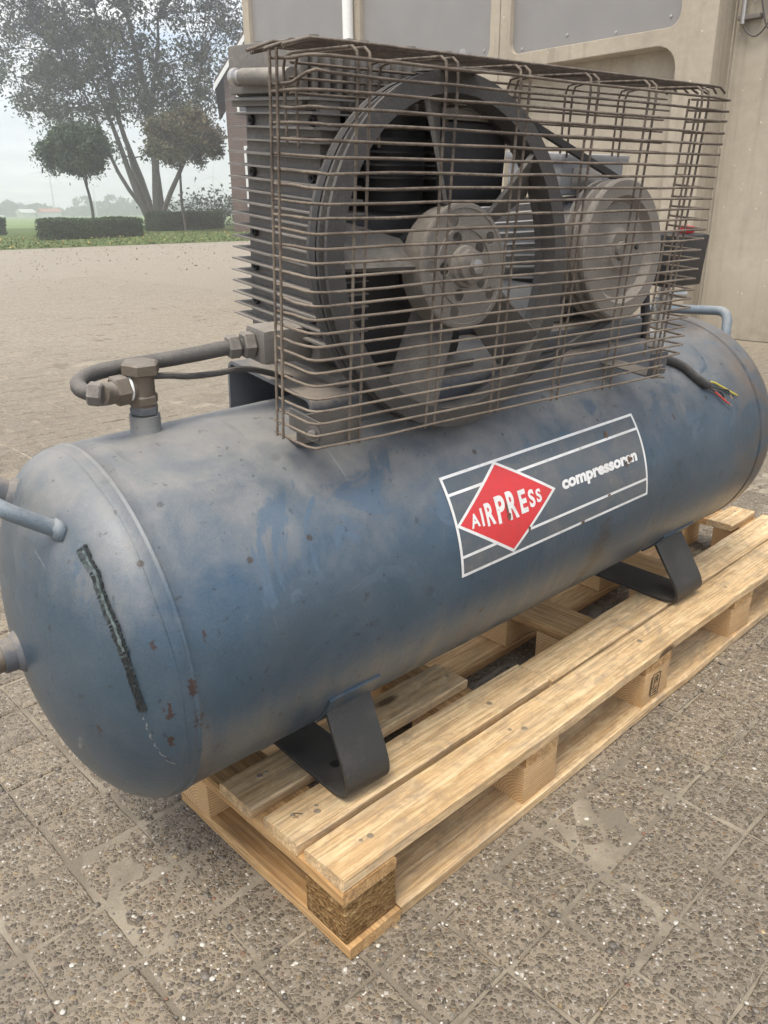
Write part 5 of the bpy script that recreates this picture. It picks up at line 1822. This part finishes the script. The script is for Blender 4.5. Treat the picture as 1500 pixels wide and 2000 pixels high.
for c in (0.192, 0.325, 0.4525, 0.5915, 0.7245, 0.862):
    for s in (-0.0085, 0.0085):
        x = c + s + rg.normal(0, 0.0006)
        ln = rg.normal(0, 0.0022)
        pts = [(x + ln, GY + WR * 2, 0.7342 - 27 * 0.01683 - 0.006), (x + ln * 0.4, GY + WR * 2, 0.50), (x, GY + WR * 2, 0.725)]
        pts += [(x, GY + WR * 2 + 0.003, 0.742), (x, GY + WR * 2 + 0.012, 0.7475), (x, -0.045, 0.7475), (x, -0.027, 0.744), (x, -0.0225, 0.732), (x + 0.004, -0.0225, 0.640 + rg.normal(0, 0.002))]
        add('upright_wire', MB().tube(pts, WR, 7).me('upright_wire', 1.0), M_GUARD, guard, A4)
# top wires along the length, ends cut at different places
for y, xa in ((-0.172, 0.094), (-0.154, 0.106), (-0.136, 0.092), (-0.118, 0.104), (-0.100, 0.090), (-0.082, 0.108), (-0.060, 0.120), (-0.036, 0.130)):
    pts = [(xa, y, 0.7415 + rg.normal(0, 0.002)), (xa + 0.035, y, 0.7515)] + [(x, y + rg.normal(0, 0.0006), 0.7521) for x in np.linspace(0.17, 0.90, 8)] + [(0.925 + rg.normal(0, 0.006), y, 0.7515), (0.940 + rg.normal(0, 0.004), y, 0.744)]
    add('top_wire', MB().tube(pts, WR, 7).me('top_wire', 1.0), M_GUARD, guard, A4)
# short hanging rear panel
for k in range(6):
    z = 0.7390 - 0.0176 * k
    pts = [(0.196 + rg.normal(0, 0.003), -0.0176, z), (0.5, -0.0178 + rg.normal(0, 0.0006), z), (1.0 + rg.normal(0, 0.004), -0.0176, z + rg.normal(0, 0.001))]
    add('rear_wire', MB().tube(pts, WR, 7).me('rear_wire', 1.0), M_GUARD, guard, A4)
# upright pairs on the two returns
for (x, ys, z0, z1) in ((GXL - 0.004 - 2 * WR + 0.001, (-0.110, -0.126), 0.276, 0.744), (GXR - 0.004 - 2 * WR, (-0.120, -0.137), 0.292, 0.735)):
    for y in ys:
        add('upright_wire', MB().tube([(x, y, z0), (x + rg.normal(0, 0.001), y, 0.5), (x, y, z1)], WR, 7).me('upright_wire', 1.0), M_GUARD, guard, A4)
# hinge bolt and washer low on the near corner
WH = A4 @ Matrix.Translation((0.131, -0.176, 0.296)) @ Vector((-0.75, -0.6, 0.1)).to_track_quat('Z', 'Y').to_matrix().to_4x4()
add('hinge_washer', MB().lathe([(0.0, 0.0), (0.0105, 0.0), (0.0105, 0.0018), (0.0, 0.0018)], axis='z', seg=20).me('hinge_washer'), M_CAST, guard, WH)
add('hinge_bolt', MB().lathe([(0.0, 0.009), (0.0045, 0.009), (0.006, 0.007), (0.006, 0.002), (0.0, 0.002)], axis='z', seg=12).me('hinge_bolt'), M_HUB, guard, WH)
add('hinge_plate', MB().box(0.1385, 0.205, -0.182, -0.179, 0.279, 0.310, 0.001).box(0.1385, 0.142, -0.1785, -0.10, 0.279, 0.310, 0.001).me('hinge_plate', 0.4), M_CAST, guard, A4)
# strap holding the far lower corner
add('guard_strap', MB().box(0.855, 0.905, -0.180, -0.176, 0.275, 0.318, 0.001).box(0.855, 0.905, -0.1755, -0.05, 0.2735, 0.2775, 0.001).me('guard_strap', 0.4), M_FRAME, guard, A4)

# ------------------------------------------------------------------ hazy air over the whole place
hz = MB().box(-310, 560, -160, 440, -1.4, 40.0)
hm = bpy.data.materials.new('pale_haze')
hm.use_nodes = True
hm.node_tree.nodes.clear()
gh = G(hm.node_tree)
pv = gh.n('ShaderNodeVolumePrincipled', None, Color=(0.985, 0.965, 1.0, 1), Density=0.0044, Anisotropy=0.7)
gh.n('ShaderNodeOutputMaterial', None, Volume=pv.outputs[0])
kind(add('haze', hz.me('haze', None), hm), 'stuff')
